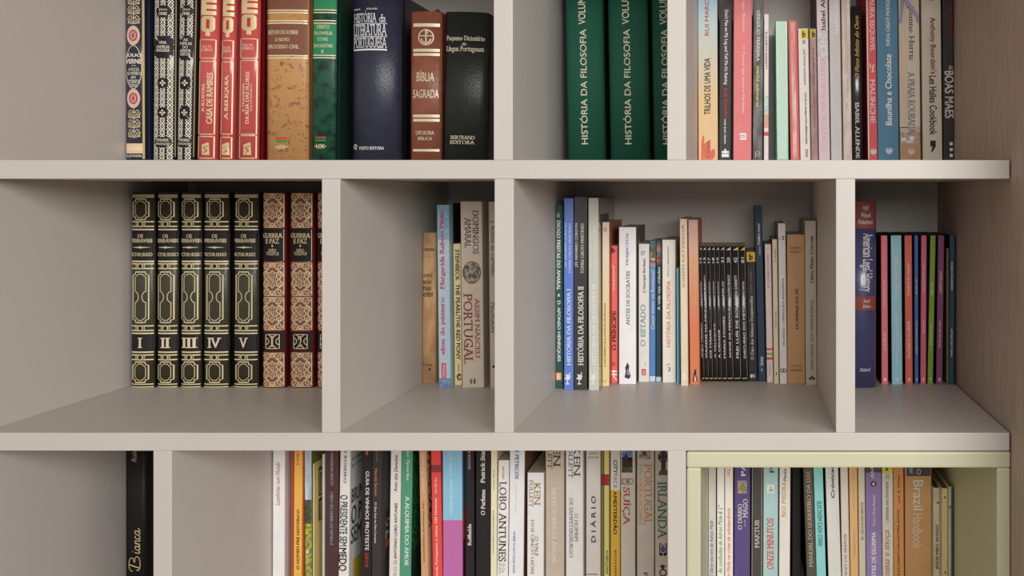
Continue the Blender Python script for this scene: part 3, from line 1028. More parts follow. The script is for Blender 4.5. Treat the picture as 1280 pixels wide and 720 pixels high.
B(1, K3, 970.6, 986, 27, (62, 156, 108), 'short bright green paperback with pale lettering, dark green side showing', lean=-0.9, group=G1, finish='gloss', side=(24, 110, 72), art=[
    R('pale_spine_strip', .14, .86, 27.5, 199, (198, 226, 208), 1), T('author', 'ALMEIDA GARRETT', .34, .66, 37, 112, 'd', (236, 244, 236), 'serif')])  # pale strip paints the gloss highlight into the green spine's colour
B(1, K3, 988.2, 999.6, 26, (222, 100, 92), 'short thin red paperback with a faded pink middle stripe', lean=-2.0, group=G1, art=[R('pale_spine_strip', .28, .74, 28, 199, (230, 200, 196), 1, 'worn', (224, 150, 146))])
B(1, K3, 1000.4, 1013.2, 36, (232, 225, 216), 'short white paperback topped with a yellow label bearing a black letter', lean=-1.9, group=G1, art=[
    R('label_panel', .28, 1, 37, 49, (220, 204, 60), 1), T('label_letter', 'b', .42, .72, 39, 47, 'h', BLACK, 'black'), T('number', '55', .4, .72, 50.5, 55, 'h', (80, 75, 72), 'bold'),
    T('author', 'OCTAVIO DUMONT', .5, .66, 62, 107, 'd', (60, 56, 54), 'bold'), T('title', 'correspondência', .5, .74, 116, 181, 'd', (60, 56, 54), 'serifb'), T('imprint', 'DIX', .5, .75, 187, 197, 'd', (60, 56, 54), 'bold')])
B(1, K3, 1014.2, 1022.6, 36, (164, 124, 124), 'short mauve paperback topped with a dull yellow label', lean=-1.6, group=G1, finish='worn', col2=(190, 160, 156), art=[
    R('label_panel', .15, 1, 37, 49, (190, 172, 70), 1), T('label_letter', 'b', .4, .85, 39, 47, 'h', BLACK, 'black'), T('title', 'Os indiferentes e outros contos', .45, .7, 60, 160, 'd', (90, 66, 64), 'serif')])
B(1, K3, 1023.6, 1037.6, -30, (224, 202, 207), 'pink paperback with a grey scuffed patch and black name at the top', lean=-1.6, group=G1, finish='worn', side=(88, 84, 80), col2=(232, 216, 218), art=[
    T('author', 'Isabel Allende', .38, .78, -24, 38, 'u', (50, 45, 46), 'sans'), R('picture', 0, 1, 39, 76, (168, 160, 160), 1, 'photo', (212, 196, 198)), T('title', 'CONTOS DE EVA LUNA', .3, .7, 70, 190, 'u', (236, 190, 198), 'serif')])
B(1, K3, 1038.8, 1052.6, -28, (206, 202, 196), 'light grey paperback with a white name running up its top half', lean=-1.4, group=G1, art=[
    T('author', 'Isabel Allende', .4, .78, -24, 43, 'u', (240, 238, 234), 'sans'), T('title', 'EVA LUNA', .4, .75, 95, 185, 'u', (222, 218, 214), 'serif')])
B(1, K3, 1054.4, 1065.2, -22, (226, 210, 200), 'pale rose paperback between the light grey one and the black gilt one', lean=-1.4, group=G1, finish='worn', col2=(216, 200, 188), art=[
    T('title', 'A casa dos espíritos', .4, .62, 10, 140, 'u', (206, 176, 168), 'ital')])
B(1, K3, 1066.2, 1078.8, 7.5, (38, 35, 34), 'short black glossy paperback with gold script and white capitals', lean=-1.2, group=G1, finish='gloss', bulge=0.0012, art=[
    T('title', 'O Plano Infinito do Ouro', .3, .72, 20, 98, 'u', (206, 176, 90), 'script'), T('author', 'ISABEL ALLENDE', .28, .66, 128, 198, 'd', WHITE, 'serif')])
B(1, K3, 1085.2, 1097, -30, (212, 84, 86), 'red paperback with white serif capitals and a pale edge, beside the teal spine', lean=-1.3, group=G1, art=[
    R('pale_edge', 0, .13, -30, 199, (230, 220, 210), 1), T('author', 'LAURA ESQUIVEL', .28, .82, -6, 65, 'd', (244, 226, 218), 'serif'), T('title', 'MALINCHE', .28, .8, 99, 154, 'd', (244, 226, 218), 'serif'),
    K('emblem', [(-2.4, 79.5), (-1, 84), (-3, 85.5)], 1.4, (238, 214, 130), False, 3, 'ink'), K('emblem', [(2.2, 81), (0.4, 91), (3.4, 89)], 1.5, (244, 226, 218), False, 3, 'ink')] + leaf_emblem(0.8, 190, (240, 222, 214), 3.6))
B(1, K3, 1097.2, 1123.8, -40, (74, 124, 152), 'teal-blue paperback with chunky white lettering running up it', lean=-0.9, group=G1, art=[
    T('title', 'Baunilha e Chocolate', .38, .68, 68, 157, 'u', (242, 238, 228), 'bold'), T('author', 'SVEVA CASATI MODIGNANI', .44, .62, -12, 58, 'u', (226, 228, 226), 'bold')] + leaf_emblem(1, 189, (214, 222, 222), 4))
B(1, K3, 1125.2, 1151, -34, (214, 198, 178), 'cream and brown paperback with a lavender ribbon hanging over its spine', lean=-1.1, group=G1, finish='worn', col2=(226, 210, 190), art=[
    R('picture', 0, .4, -30, 160, (204, 182, 156), 1, 'worn', (222, 204, 178)), R('picture', 0, 1, 159, 166, (176, 138, 100), 1, 'photo', (196, 164, 130)), R('picture', 0, 1, 166, 180, (130, 100, 86), 1, 'photo', (176, 146, 126)),
    R('picture', 0, 1, 180, 199.6, (178, 140, 104), 1, 'worn', (190, 154, 120)), P('flowers', ell(-8, 174.5, 3.4, 2.4, 9), (230, 218, 206), 2), P('flowers', ell(2, 173, 3.4, 3, 9), (236, 226, 214), 2), P('flowers', ell(-1, 177.5, 5, 2, 9), (226, 212, 198), 2),
    T('author', 'Joanne Harris', .4, .74, 8, 76, 'd', (84, 62, 58), 'serif'), T('title', 'A PRAIA ROUBADA', .4, .74, 90, 168, 'd', (122, 140, 156), 'serifb'),
    K('ribbon_bookmark', [(-9.4, -8), (-8.2, 4), (-11, 29)], 4.2, (160, 152, 178), False, 14, 'ribbon'), K('ribbon_bookmark', [(-9.4, -8), (1, 8), (9.5, 20), (12.6, 29)], 4.6, (166, 158, 184), False, 16, 'ribbon')] + leaf_emblem(1, 190, (222, 206, 190), 4))
B(1, K3, 1153.6, 1178, -40, (206, 196, 178), 'beige paperback lettered in dark red and black above a black comma-shaped mark', lean=-1.1, group=G1, art=[
    T('author', "Anthony Bourdain's", .36, .74, 22, 93, 'd', (150, 42, 42), 'bold'), T('title', 'Les Halles Cookbook', .36, .74, 95, 169, 'd', (40, 36, 34), 'bold'),
    P('emblem', [(-2.8, 176), (4, 176), (4, 183.5), (-0.4, 190.5), (-1.8, 190), (0, 183.5), (-2.8, 183.5)], BLACK, 3), P('emblem', [(-3, -2), (4, -2), (2, 1), (-1, 1)], BLACK, 3)])
B(1, K3, 1179.2, 1200.2, -34, (44, 42, 43), 'black paperback at the end of the upper shelf beside the wood-grained side', lean=-0.7, group=G1, art=[
    T('author', 'ALEX PERRY', .36, .66, -12, 56, 'd', (128, 40, 42), 'bold'), T('title', 'AS', .34, .6, 82, 87.6, 'd', (214, 206, 196), 'bold'), T('title', 'BOAS MÃES', .1, .78, 89, 148, 'd', (224, 216, 206), 'bold'),
    R('emblem', .38, .56, 178, 182, (226, 220, 214), 2), R('emblem', .38, .56, 185.4, 189, (226, 220, 214), 2), R('emblem', .38, .56, 192.6, 196.6, (226, 220, 214), 2)])
# ------------------------------------------------------------------ middle row, first compartment
G2 = 'books on the middle shelf'
GS = 'five matching gilt-framed volumes'
OLV = (60, 58, 42)
for num, a_, b2, k_, c_ in (('I', 161.6, 191, .186, -1.3), ('II', 194.5, 220.4, .186, -1.0), ('III', 224.2, 249.6, .186, -.8), ('IV', 252.4, 284.4, .186, -.6), ('V', 290.2, 321.2, .186, -1.6)):
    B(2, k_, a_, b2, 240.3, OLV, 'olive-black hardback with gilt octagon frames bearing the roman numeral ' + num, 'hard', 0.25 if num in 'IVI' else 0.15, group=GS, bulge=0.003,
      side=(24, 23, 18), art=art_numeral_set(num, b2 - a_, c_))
DR = (108, 30, 34)
for vol, a_, b2, lab in (('1', 326.6, 356.4, 'dark red gilt-filigree hardback numbered 1, next to the olive volumes'), ('2', 361.2, 391.6, 'dark red gilt-filigree hardback numbered 2, between its two dark red companions'),
                         ('', 394.8, 424.6, 'dark red gilt filigree hardback mostly hidden behind the upright')):
    bk = B(2, .186, a_, b2, 240.6, DR, lab, 'hard', 0.05, group='dark red filigree volumes', bulge=0.003, side=(96, 22, 28), art=art_red_set(vol, b2 - a_))

# ------------------------------------------------------------------ middle row, second compartment
ink = (58, 46, 40)
B(2, .2037, 523.2, 544.4, 291, (205, 166, 122), 'short old tan paperback with small black spine text in four lines', lean=0.5, group=G2, finish='worn', col2=(192, 150, 106), bulge=0.0015, art=[
    T('author', 'R. MARTINS', .14, .88, 310.5, 314, 'h', ink, 'serifb'), T('title', 'QUEM É', .24, .78, 341.5, 347.4, 'h', ink, 'bold'), T('title', 'ENTÃO', .24, .74, 349.6, 355.4, 'h', ink, 'bold'),
    T('title', 'ÊSSE', .24, .74, 357.6, 363.4, 'h', ink, 'bold'), T('title', 'HOMEM?', .2, .84, 365.4, 371.4, 'h', ink, 'bold'), R('rule', .04, .96, 302.8, 303.4, (170, 120, 84), 1), R('rule', .04, .96, 320.3, 320.9, (170, 120, 84), 1),
    R('rule', .04, .96, 446.8, 447.5, (176, 120, 84), 1), R('rule', .04, .96, 464.6, 465.2, (176, 120, 84), 1), T('date', '1 9 4 8', .26, .8, 455, 458, 'h', ink, 'bold'), T('number', '4', .56, .74, 459.4, 463.6, 'h', ink, 'black')])
pk = (206, 70, 110)
B(2, .19, 548.6, 563.6, 256.5, (176, 214, 228), 'pale blue and pink cloudy paperback with pink lettering beside the tan one', lean=-1.15, group=G2, finish='photo', col2=(208, 208, 224), art=[
    T('title', 'alma de pássaro', .2, .64, 372, 444, 'u', pk, 'serifb'), T('author', 'Margarida Rebelo Pinto', .22, .68, 264, 362, 'u', pk, 'serifb'), R('picture', 0, 1, 473, 484, (92, 130, 178), 1, 'photo', (140, 172, 205)),
    R('picture', 0, 1, 257, 300, (120, 178, 206), 1, 'photo', (170, 200, 220)), R('label_panel', .24, .62, 454, 474, (214, 60, 104), 2), T('imprint', 'OFICINA', .32, .56, 455.5, 472.5, 'u', (244, 220, 226), 'bold')])
B(2, .2, 563.7, 567.4, 254, (30, 28, 28), 'thin black paperback half hidden beside the pale blue and pink cloudy one', lean=-0.6, group=G2, art=[SR('cover_mark', 0.05, 0.1, 266, 272, (110, 30, 36), 1)], depth=0.12)
B(2, .197, 568.2, 577.4, 305, (230, 212, 160), 'short cream-yellow paperback with black capitals and a small round emblem', lean=-1.1, group=G2, art=[
    T('title', 'STEINBECK  THE PEARL/THE RED PONY', .3, .86, 312, 450, 'd', BLACK, 'bold'), T('imprint', 'THE ROAD', .5, .7, 455, 465, 'd', ink, 'bold'), P('emblem', ell(1.5, 471.4, 3.4, 4.6, 16), (180, 80, 40), 2),
    P('emblem', ell(1.5, 471.4, 1.7, 3.2, 12), (30, 28, 28), 3), P('emblem', ell(1.6, 471.9, .9, 2.2, 10), WHITE, 4)])
dk = (64, 58, 78)
rd = (140, 50, 48)
B(2, .186, 578, 605, 252.2, (203, 188, 170), 'thick beige paperback with large dark red serif capitals and a round portrait', lean=-1.15, group=G2, art=[
    T('author', 'DOMINGOS', .56, .84, 264, 318, 'd', dk, 'serif'), T('author', 'AMARAL', .2, .48, 272, 310, 'd', dk, 'serif'), T('title', 'ASSIM NASCEU', .62, .84, 373, 448, 'd', rd, 'serif'),
    T('title', 'PORTUGAL', .1, .52, 367, 455, 'd', rd, 'serif'), P('portrait', ell(0, 341, 11, 13.6, 26), (92, 84, 74), 1, 'photo', (176, 164, 146)), K('portrait', ell(0, 341, 11, 13.6, 26), .8, (60, 54, 48), True, 2, 'ink'),
    R('imprint', .38, .44, 474, 480, ink, 2), R('imprint', .54, .61, 474, 480, ink, 2), R('imprint', .48, .51, 474, 480, (150, 140, 130), 2)], pages=(120, 96, 64))
B(2, .186, 612.6, 634, 252.4, (190, 180, 162), 'greyish beige paperback mostly hidden behind the upright', lean=-0.9, group=G2, art=[
    T('author', 'J. Rentes de Carvalho', .06, .4, 276, 345, 'd', (90, 80, 70), 'serif'), T('title', 'MAZAGRAN', .08, .4, 378, 416, 'd', (90, 80, 70), 'serif'), P('emblem', ell(-5.5, 458.5, 2, 2.2, 10), BLACK, 2)])

# ------------------------------------------------------------------ middle row, third compartment
B(2, .184, 692, 704, 255.8, (32, 84, 76), 'dark green paperback with white capitals and a small orange label, beside the upright', lean=-0.2, group=G2, art=[
    T('number', '3', .4, .68, 266, 272, 'd', (226, 196, 140), 'serifb'), T('author', 'DIOGO FREITAS DO AMARAL', .36, .74, 276, 363, 'd', WHITE, 'bold'), R('emblem', .46, .66, 367.4, 371, (226, 196, 120), 2),
    T('title', 'D. AFONSO HENRIQUES', .36, .74, 376, 452, 'd', WHITE, 'bold'), R('label_panel', .18, .82, 466, 475.4, (232, 150, 80), 2), T('imprint', 'B', .34, .7, 467.4, 474, 'h', WHITE, 'serifb')])


def filo(c1, num, y0):
    return [T('title', 'HISTÓRIA DA FILOSOFIA ' + num, .22, .74, y0, 457, 'u', c1, 'serifb'), T('author', 'J.M. NAVARRO CORDON', .08, .34, 279, 334, 'u', c1, 'serif'),
            T('author', 'TOMÁS CALVO MARTÍNEZ', .46, .76, 279, 342, 'u', c1, 'serif')] + bird(-1, 473, c1)


B(2, .178, 705, 716.6, 248, (94, 126, 204), 'blue glossy paperback bearing the numeral I, first of three alike with a bird emblem', lean=-0.05, group='three matching bird-emblem volumes', finish='gloss', art=filo((226, 230, 240), 'I', 361))
B(2, .178, 717.2, 733.8, 246.6, (58, 54, 53), 'charcoal glossy paperback bearing the numeral II, between the blue and the pale grey ones', lean=0.1, group='three matching bird-emblem volumes', finish='gloss', art=filo((226, 222, 218), 'II', 358))
B(2, .176, 736, 748.6, 247.7, (196, 199, 186), 'pale grey-green glossy paperback bearing the numeral III, last of the bird-emblem volumes', lean=-0.3, group='three matching bird-emblem volumes', finish='gloss', side=(104, 100, 98), art=filo((234, 234, 226), 'III', 355) + [
    SR('cover_rule', 0.008, 0.10, 260.5, 261.2, (150, 146, 142), 1), SR('cover_panel', 0.015, 0.09, 268, 282, (82, 80, 80), 1)])
B(2, .1937, 750, 761.4, 278, (238, 208, 146), 'cream paperback fading to straw with a rust-brown cover side showing', lean=0, group=G2, finish='grad', col2=(240, 222, 196), side=(178, 108, 74), art=[
    T('title', 'A PAZ PERPÉTUA E OUTROS OPÚSCULOS', .42, .64, 379, 459, 'u', (120, 80, 50), 'bold'), T('number', '18', .36, .76, 284, 290, 'h', (190, 160, 120), 'bold'), K('emblem', [(-1.6, 475), (0, 479), (1.8, 475)], .8, (180, 140, 80), False, 2, 'ink')])
B(2, .206, 761.9, 772.4, 307.5, (238, 106, 100), 'short coral-red paperback with black serif capitals and white emblem', lean=-0.1, group=G2, art=[
    T('title', 'O PRÍNCIPE', .24, .8, 389, 438, 'u', BLACK, 'serifb'), T('author', 'maquiavel', .28, .72, 332, 363, 'u', (246, 196, 190), 'bold'), T('label_letter', 'b', .28, .68, 309.5, 316.5, 'h', BLACK, 'black'), T('number', '24', .3, .66, 453, 457.6, 'h', (120, 50, 50), 'sans'),
    K('emblem', [(-4, 475.5), (0, 470), (4, 475.5)], 1.6, WHITE, False, 3, 'ink'), R('emblem', .1, .9, 463.4, 465.2, WHITE, 2), R('emblem', .1, .9, 467.4, 469.2, WHITE, 2), R('emblem', .44, .56, 462.5, 471, WHITE, 2)])
B(2, .202, 773.6, 795, 284.2, (236, 232, 230), 'thick white paperback with a mauve word near its top and dark cover side', lean=0, group=G2, side=(92, 88, 84), art=[
    T('title', 'ANTES DE SÓCRATES', .38, .64, 339, 407, 'u', (70, 66, 68), 'serif'), T('series', 'TRAJECTOS', .42, .6, 292, 333, 'u', (140, 106, 160), 'serifb'),
    P('emblem', [(-3.6, 472), (-2, 464), (-3, 460), (0, 453), (2.4, 458), (1.6, 463), (4.2, 470), (2, 474)], (66, 56, 74), 2), P('emblem', [(-1, 468), (0, 460), (3.4, 470)], (170, 140, 176), 3), SR('cover_panel', 0.02, 0.05, 300, 325, (150, 140, 132), 1)])
B(2, .211, 798.2, 811.4, 305, (226, 222, 214), 'short white paperback with blue-grey serif capitals and a tiny red label', lean=0, group=G2, art=[
    T('title', 'O ESTADO', .2, .66, 381, 433, 'u', (110, 134, 150), 'serif'), T('author', 'Georges Burdeau', .42, .7, 323, 362, 'u', (60, 60, 62), 'serifb'), T('number', '57', .24, .62, 314, 319.4, 'h', (80, 130, 150), 'bold'),
    T('author', '(', .4, .74, 363, 366, 'u', (190, 110, 90)), R('label_panel', .3, .7, 461.4, 469.4, (206, 80, 60), 2), T('imprint', 'EA', .38, .62, 463, 468, 'u', (240, 224, 214), 'bold'), R('rule', .6, .64, 453, 457.6, (140, 130, 124), 2)])
cl = [(180, 120, 80), (96, 120, 150), (216, 196, 150), (120, 70, 50), (70, 100, 60), (200, 150, 110)]


def mosaic(y0, y1, seed):
    rr = random.Random(seed)
    A = []
    y = y0
    while y < y1:
        h_ = rr.uniform(5, 9)
        A.append(R('picture', .06, .94, y, min(y1, y + h_), rr.choice(cl), 1, 'photo', rr.choice(cl)))
        y += h_
    return A


B(2, .213, 812, 819.2, 302, (88, 132, 190), 'narrow sky-blue paperback with tiny pictures at its top and a pale foot', lean=0.15, group=G2, art=mosaic(303, 334, 3) + [
    T('title', 'Como vivem os Romanos?', .24, .8, 337, 412, 'u', (224, 222, 210), 'sans'), R('label_panel', 0, 1, 470.4, 477.6, (206, 214, 226), 1)])
B(2, .213, 820, 826.6, 302, (40, 66, 72), 'narrow dark teal paperback with tiny pictures at its top and pale blue foot', lean=0.15, group=G2, art=mosaic(303, 331, 8) + [
    T('title', 'A vida nas cidades', .28, .78, 334, 388, 'u', WHITE, 'sans'), R('label_panel', 0, 1, 471.6, 477.8, (176, 218, 226), 1), R('rule', 0, 1, 470.6, 471.6, (190, 80, 60), 2)])
B(2, .208, 828.2, 844.8, 300, (232, 226, 216), 'white paperback with orange capitals running up its middle', lean=-.3, group=G2, art=[
    T('title', 'HISTÓRIA DA FILOSOFIA', .26, .62, 351, 434, 'u', (222, 148, 66), 'bold'), T('author', 'NICOLA ABBAGNANO', .4, .52, 308, 346, 'u', (130, 124, 118), 'sans'), T('series', 'n9', .3, .56, 454, 457.2, 'h', (222, 148, 66), 'bold'), T('number', '3', .4, .6, 459, 464.6, 'h', (90, 86, 84), 'sans')])
B(2, .203, 846.4, 850, 335.6, (44, 156, 196), 'very thin bright cyan booklet between the white and cream paperbacks', lean=-.5, group=G2, name='booklet', art=[R('pale_edge', 0, .25, 335, 480, (220, 218, 210), 1)])
B(2, .194, 851.2, 860.2, 274, (232, 214, 184), 'cream paperback with brown and white capitals beside the orange spine', lean=-.75, group=G2, art=[
    T('author', 'JOSEPH RATZINGER', .3, .72, 280, 360, 'u', (160, 138, 112), 'serif'), T('title', 'A MINHA VIDA', .34, .8, 371, 432, 'u', (248, 240, 226), 'serif'), R('label_panel', .28, .66, 467, 475, (246, 240, 230), 2)])
B(2, .199, 862.6, 874.8, 275, (222, 128, 88), 'orange paperback faded pink at the top with a black and white foot emblem', lean=-1.2, group=G2, finish='grad', col2=(224, 178, 160), art=[
    T('title', 'Grécia e Mito', .3, .74, 318, 382, 'u', (232, 186, 84), 'bold'), T('number', '33', .3, .74, 279, 284, 'h', (240, 220, 214), 'bold'), P('emblem', [(-3, 477), (-1.6, 468), (0, 462), (2, 462), (1.4, 468), (3.6, 477)], (40, 36, 36), 2),
    P('emblem', [(-1, 476), (0, 468), (2, 477)], WHITE, 3)])
KB = .2126
yl, gw = (226, 214, 96), (222, 222, 222)
mags = [(876.4, 880.6, 'ANJO NEGRO', 'RAUL BRANDÃO', '12'), (881.1, 885.9, 'VIAGENS NA MINHA TERRA', 'ALMEIDA GARRETT', '13'), (886.5, 891.4, 'OS MAIAS', 'EÇA DE QUEIRÓS', '17'), (892, 896.9, 'A RELÍQUIA', 'EÇA DE QUEIRÓS', '18'),
        (897.5, 902.4, 'A CIDADE', 'EÇA DE QUEIRÓS', '19'), (903, 909, 'MARIA MOISÉS', 'CAMILO', '21'), (909.7, 917, 'AMOR DE PERDIÇÃO', 'CAMILO CASTELO BRANCO', '20'), (917.7, 926.6, 'FREI LUÍS DE SOUSA', 'ALMEIDA GARRETT', '42'),
        (927.4, 934.8, 'DISCURSO DO MÉTODO', 'RENÉ DESCARTES', '81')]
mlab = ['black glossy booklet next to the orange paperback, first of a black run of nine', 'black glossy booklet second in the black run, counted from the orange paperback', 'black glossy booklet third in the black run, counted from the orange paperback',
        'black glossy booklet fourth in the black run, counted from the orange paperback', 'black glossy booklet fifth in the black run, midway among the nine', 'black glossy booklet sixth in the black run, fourth from its wide end',
        'black glossy booklet seventh in the black run, third from its yellow-labelled neighbour', 'widest black glossy booklet of the run, with a yellow corner, last but one', 'black glossy booklet last of the black run, touching the yellow-labelled black paperback']
for (a_, b2, ti, au, nu), lab in zip(mags, mlab):
    w_ = b2 - a_
    B(2, KB, a_, b2, 308, (44, 40, 38), lab, lean=-2.1, group='black glossy booklet series', finish='gloss', name='booklet', bulge=0.0006, art=[
        P('corner_flash', [(-w_ * .3, 313), (w_ * .45, 309), (w_ * .45, 313)], yl if nu in ('42', '12', '81') else gw, 2), T('number', nu, .3, .8, 322, 329, 'u', gw, 'bold'), R('foot_rule', 0.04, 0.9, 472.6, 473.7, (196, 190, 104), 2),
        T('author', au, .34, .72, 352 if len(au) < 15 else 344, 382, 'u', gw, 'bold'), T('title', ti, .3, .74, 446 - 4.2 * len(ti), 448, 'u', WHITE, 'bold'), R('pale_edge', 0.9, 1, 309, 472, (150, 150, 152), 1)])
B(2, .2126, 936, 947, 315, (44, 41, 40), 'black paperback topped with a mustard label bearing a black letter', lean=-1.9, group=G2, art=[
    R('label_panel', 0, 1, 315.4, 327.4, (206, 170, 50), 1), T('label_letter', 'b', .3, .72, 317.4, 325.6, 'h', BLACK, 'black'), T('author', 'ELLERY QUEEN', .38, .62, 339, 367, 'u', (160, 120, 140), 'serif'),
    T('title', 'O Caso dos Gémeos Desaparecidos', .28, .72, 370, 450, 'u', WHITE, 'serif'), R('imprint', .2, .34, 468, 472.4, WHITE, 2), T('imprint', 'DIX', .2, .76, 468, 472.4, 'h', WHITE, 'black')])
B(2, .2126, 948.2, 957.4, 258, (42, 60, 84), 'tall navy paperback rising well above the black run', lean=-2.35, group=G2, art=[
    T('author', 'Frédéric Lenoir', .3, .66, 279, 306, 'u', WHITE, 'bold'), T('author', 'romance', .5, .68, 308, 319, 'u', (200, 205, 210), 'bold'), T('title', 'Sócrates', .2, .7, 446, 457, 'u', (226, 226, 226), 'bold'), T('imprint', 'qp', .36, .6, 460, 464.6, 'u', (200, 205, 210), 'sans')])
B(2, .209, 958.8, 966.6, 305.5, (222, 206, 198), 'pinkish white paperback with red, olive and magenta stripes near its foot', lean=-1.7, group=G2, art=[
    T('author', 'E. QUEIROZ LEITE', .36, .66, 318, 360, 'u', (120, 110, 106), 'serif'), R('stripe', 0, 1, 435.4, 438, (216, 84, 72), 2), R('stripe', 0, 1, 441.2, 444, (160, 168, 70), 2), R('stripe', 0, 1, 447, 449.8, (212, 50, 110), 2), T('imprint', 'Gradiva', .36, .62, 454, 470, 'd', (150, 140, 134), 'script')])
B(2, .203, 967.6, 973.6, 299.5, (222, 208, 180), 'thin cream paperback with tiny brown lettering, beside the striped-foot one', lean=-1.25, group=G2, art=[
    T('author', 'A. NOBRE', .4, .68, 311, 328, 'u', (100, 84, 66), 'serif'), T('title', 'CARTAS', .4, .68, 390, 411, 'u', (100, 84, 66), 'serif'), T('number', '1', .4, .6, 465, 469, 'u', (100, 84, 66), 'sans')])
B(2, .203, 974.8, 984, 279.5, (224, 219, 212), 'white paperback with bold black lettering touching the tan cardboard-coloured one', lean=-1.1, group=G2, art=[
    T('title', 'GERAÇÃO INQUIETA', .42, .76, 348, 403, 'u', (56, 54, 56), 'bold'), T('author', 'DE ZARCO —', .48, .72, 403.6, 432, 'u', (56, 54, 56), 'bold'), K('emblem', ell(-1.6, 463.4, 1.8, 2.2, 10), 1, BLACK, True, 2, 'ink'), K('emblem', ell(1.8, 463.4, 1.8, 2.2, 10), 1, BLACK, True, 2, 'ink'),
    T('number', '2', .5, .8, 295, 300, 'h', BLACK, 'black'), T('number', ':', .2, .3, 295, 300, 'h', BLACK, 'black')])
B(2, .203, 984.5, 1006.6, 293.5, (190, 148, 104), 'tan cardboard-coloured paperback with spaced dark capitals, rounded at its foot', lean=-.45, group=G2, art=[
    T('title', 'HOMENS DE FÉ', .44, .62, 361, 412, 'u', (60, 44, 34), 'serifb'), T('author', 'RODERICO', .16, .78, 308.6, 311.4, 'h', (84, 62, 46), 'serif'), T('author', 'FRANCO', .16, .78, 313.4, 316.6, 'h', (84, 62, 46), 'serif'),
    T('imprint', 'L I S B O A', .16, .78, 456.4, 459, 'h', (74, 54, 40), 'serif'), T('imprint', 'MCMLVIII', .16, .8, 461.6, 464.4, 'h', (74, 54, 40), 'serif')])
B(2, .197, 1007.6, 1022.2, 276.2, (196, 185, 170), 'greyish beige paperback with green capitals and clover emblem, against the upright', lean=-.5, group=G2, art=[
    T('author', 'Clara Pinto Correia', .38, .68, 295, 354, 'u', (66, 60, 56), 'serifb'), T('title', 'MAIS MARÉS QUE MARINHEIROS', .34, .68, 375, 463, 'u', (70, 120, 96), 'serif'), P('emblem', ell(-2.2, 473.6, 2, 1.8, 10), (40, 110, 74), 2), P('emblem', ell(2, 473.4, 2, 1.8, 10), (40, 110, 74), 2),
    P('emblem', ell(0, 471.4, 1.7, 1.8, 10), (40, 110, 74), 2)])

# ------------------------------------------------------------------ middle row, fourth compartment
wt = (228, 222, 216)
B(2, .186, 1062, 1095.6, 252, (70, 72, 112), 'very thick glossy navy hardback with maroon bands, beside the upright', 'hard', .3, finish='gloss', bulge=0.005, group=G2, side=(40, 42, 66), art=[
    R('band', 0, 1, 252, 286, (136, 68, 64), 1), R('band', 0, 1, 371, 388, (140, 66, 60), 1), T('author', 'Hall', .46, .7, 257, 263, 'h', wt, 'script'), T('author', 'Wiecek', .42, .78, 266, 272, 'h', wt, 'script'), T('author', 'Finkelman', .28, .86, 274.6, 280.6, 'h', wt, 'script'),
    T('title', 'American Legal History', .36, .86, 292, 365, 'd', wt, 'sans'), T('edition', 'Second', .5, .76, 374, 378.6, 'h', wt, 'script'), T('edition', 'Edition', .48, .78, 381, 385, 'h', wt, 'script'), T('imprint', 'Oxford', .38, .78, 460, 464.6, 'h', wt, 'script')])
KC = .2
BKC = (34, 28, 28)
for x0, x1, ln, col, ti, au, t0, t1, a0, a1, nu, side, lab in (
        (1102.1, 1110.2, -.5, (226, 118, 122), 'ALVES & Cª', 'EÇA DE QUEIRÓS', 416, 439, 350, 383, '1', BKC, 'salmon-pink spined slim paperback bearing the number 1, beside the thick navy hardback'),
        (1114.9, 1128.2, -.75, (150, 198, 212), 'CORAÇÃO, CABEÇA E ESTÔMAGO', 'CAMILO CASTELO BRANCO', 388, 454, 320, 373, '2', BKC, 'light blue spined slim paperback bearing the number 2, widest of its colourful series'),
        (1131.8, 1141, -.6, (216, 100, 84), 'SONETOS COMPLETOS', 'ANTERO DE QUENTAL', 402, 448, 329, 370, '3', (28, 28, 34), 'coral-red spined slim paperback bearing the number 3'),
        (1143.5, 1148.2, -.25, (60, 104, 170), 'AUTO DA BARCA DO INFERNO', 'GIL VICENTE', 401, 443, 349, 368, '4', (70, 24, 30), 'narrow royal blue spined paperback bearing the number 4'),
        (1150.6, 1157.6, .5, (208, 100, 128), 'SERMÕES', 'PADRE ANTÓNIO VIEIRA', 401, 417, 329, 367, '5', (70, 24, 30), 'rose-pink spined slim paperback between the royal blue and the green one'),
        (1159.4, 1166.2, 1.95, (122, 158, 50), 'POESIA ERÓTICA', 'BOCAGE', 404, 432, 354, 369, '7', (92, 20, 32), 'grass-green spined slim paperback leaning towards the purple one'),
        (1170.2, 1178, 1.35, (130, 70, 106), 'FREI LUÍS DE SOUSA', 'ALMEIDA GARRETT', 401, 435, 339, 368, '8', (40, 34, 32), 'purple spined slim paperback bearing the number 8')):
    c = (x0 + x1) / 2
    B(2, KC, x0, x1, 294.6, col, lab, lean=ln, group='slim paperbacks in a colourful numbered series', side=side, pages=(60, 50, 46), art=[
        T('author', au, .32, .66, a0, a1, 'd', (236, 226, 216), 'sans'), T('title', ti, .32, .66, t0, t1, 'd', (236, 226, 216), 'sans'), T('number', nu, .34, .68, 472.4, 476.6, 'h', (244, 238, 232), 'bold')])
B(2, .2, 1183.2, 1185.8, 310.5, (112, 102, 62), 'very thin olive booklet between the purple and dark teal spines', lean=0, group=G2, name='booklet', pages=(60, 50, 46))
B(2, KC, 1186.2, 1192.8, 294.6, (38, 72, 90), 'dark teal spined slim paperback next to the wood-grained side', lean=.5, group='slim paperbacks in a colourful numbered series', side=(40, 36, 30), pages=(60, 50, 46), art=[
    T('author', 'ISABELA FIGUEIREDO', .28, .6, 328, 363, 'd', (236, 230, 220), 'bold'), T('title', 'AFONSO REIS CABRAL', .3, .62, 411, 447, 'd', (236, 230, 220), 'bold')])
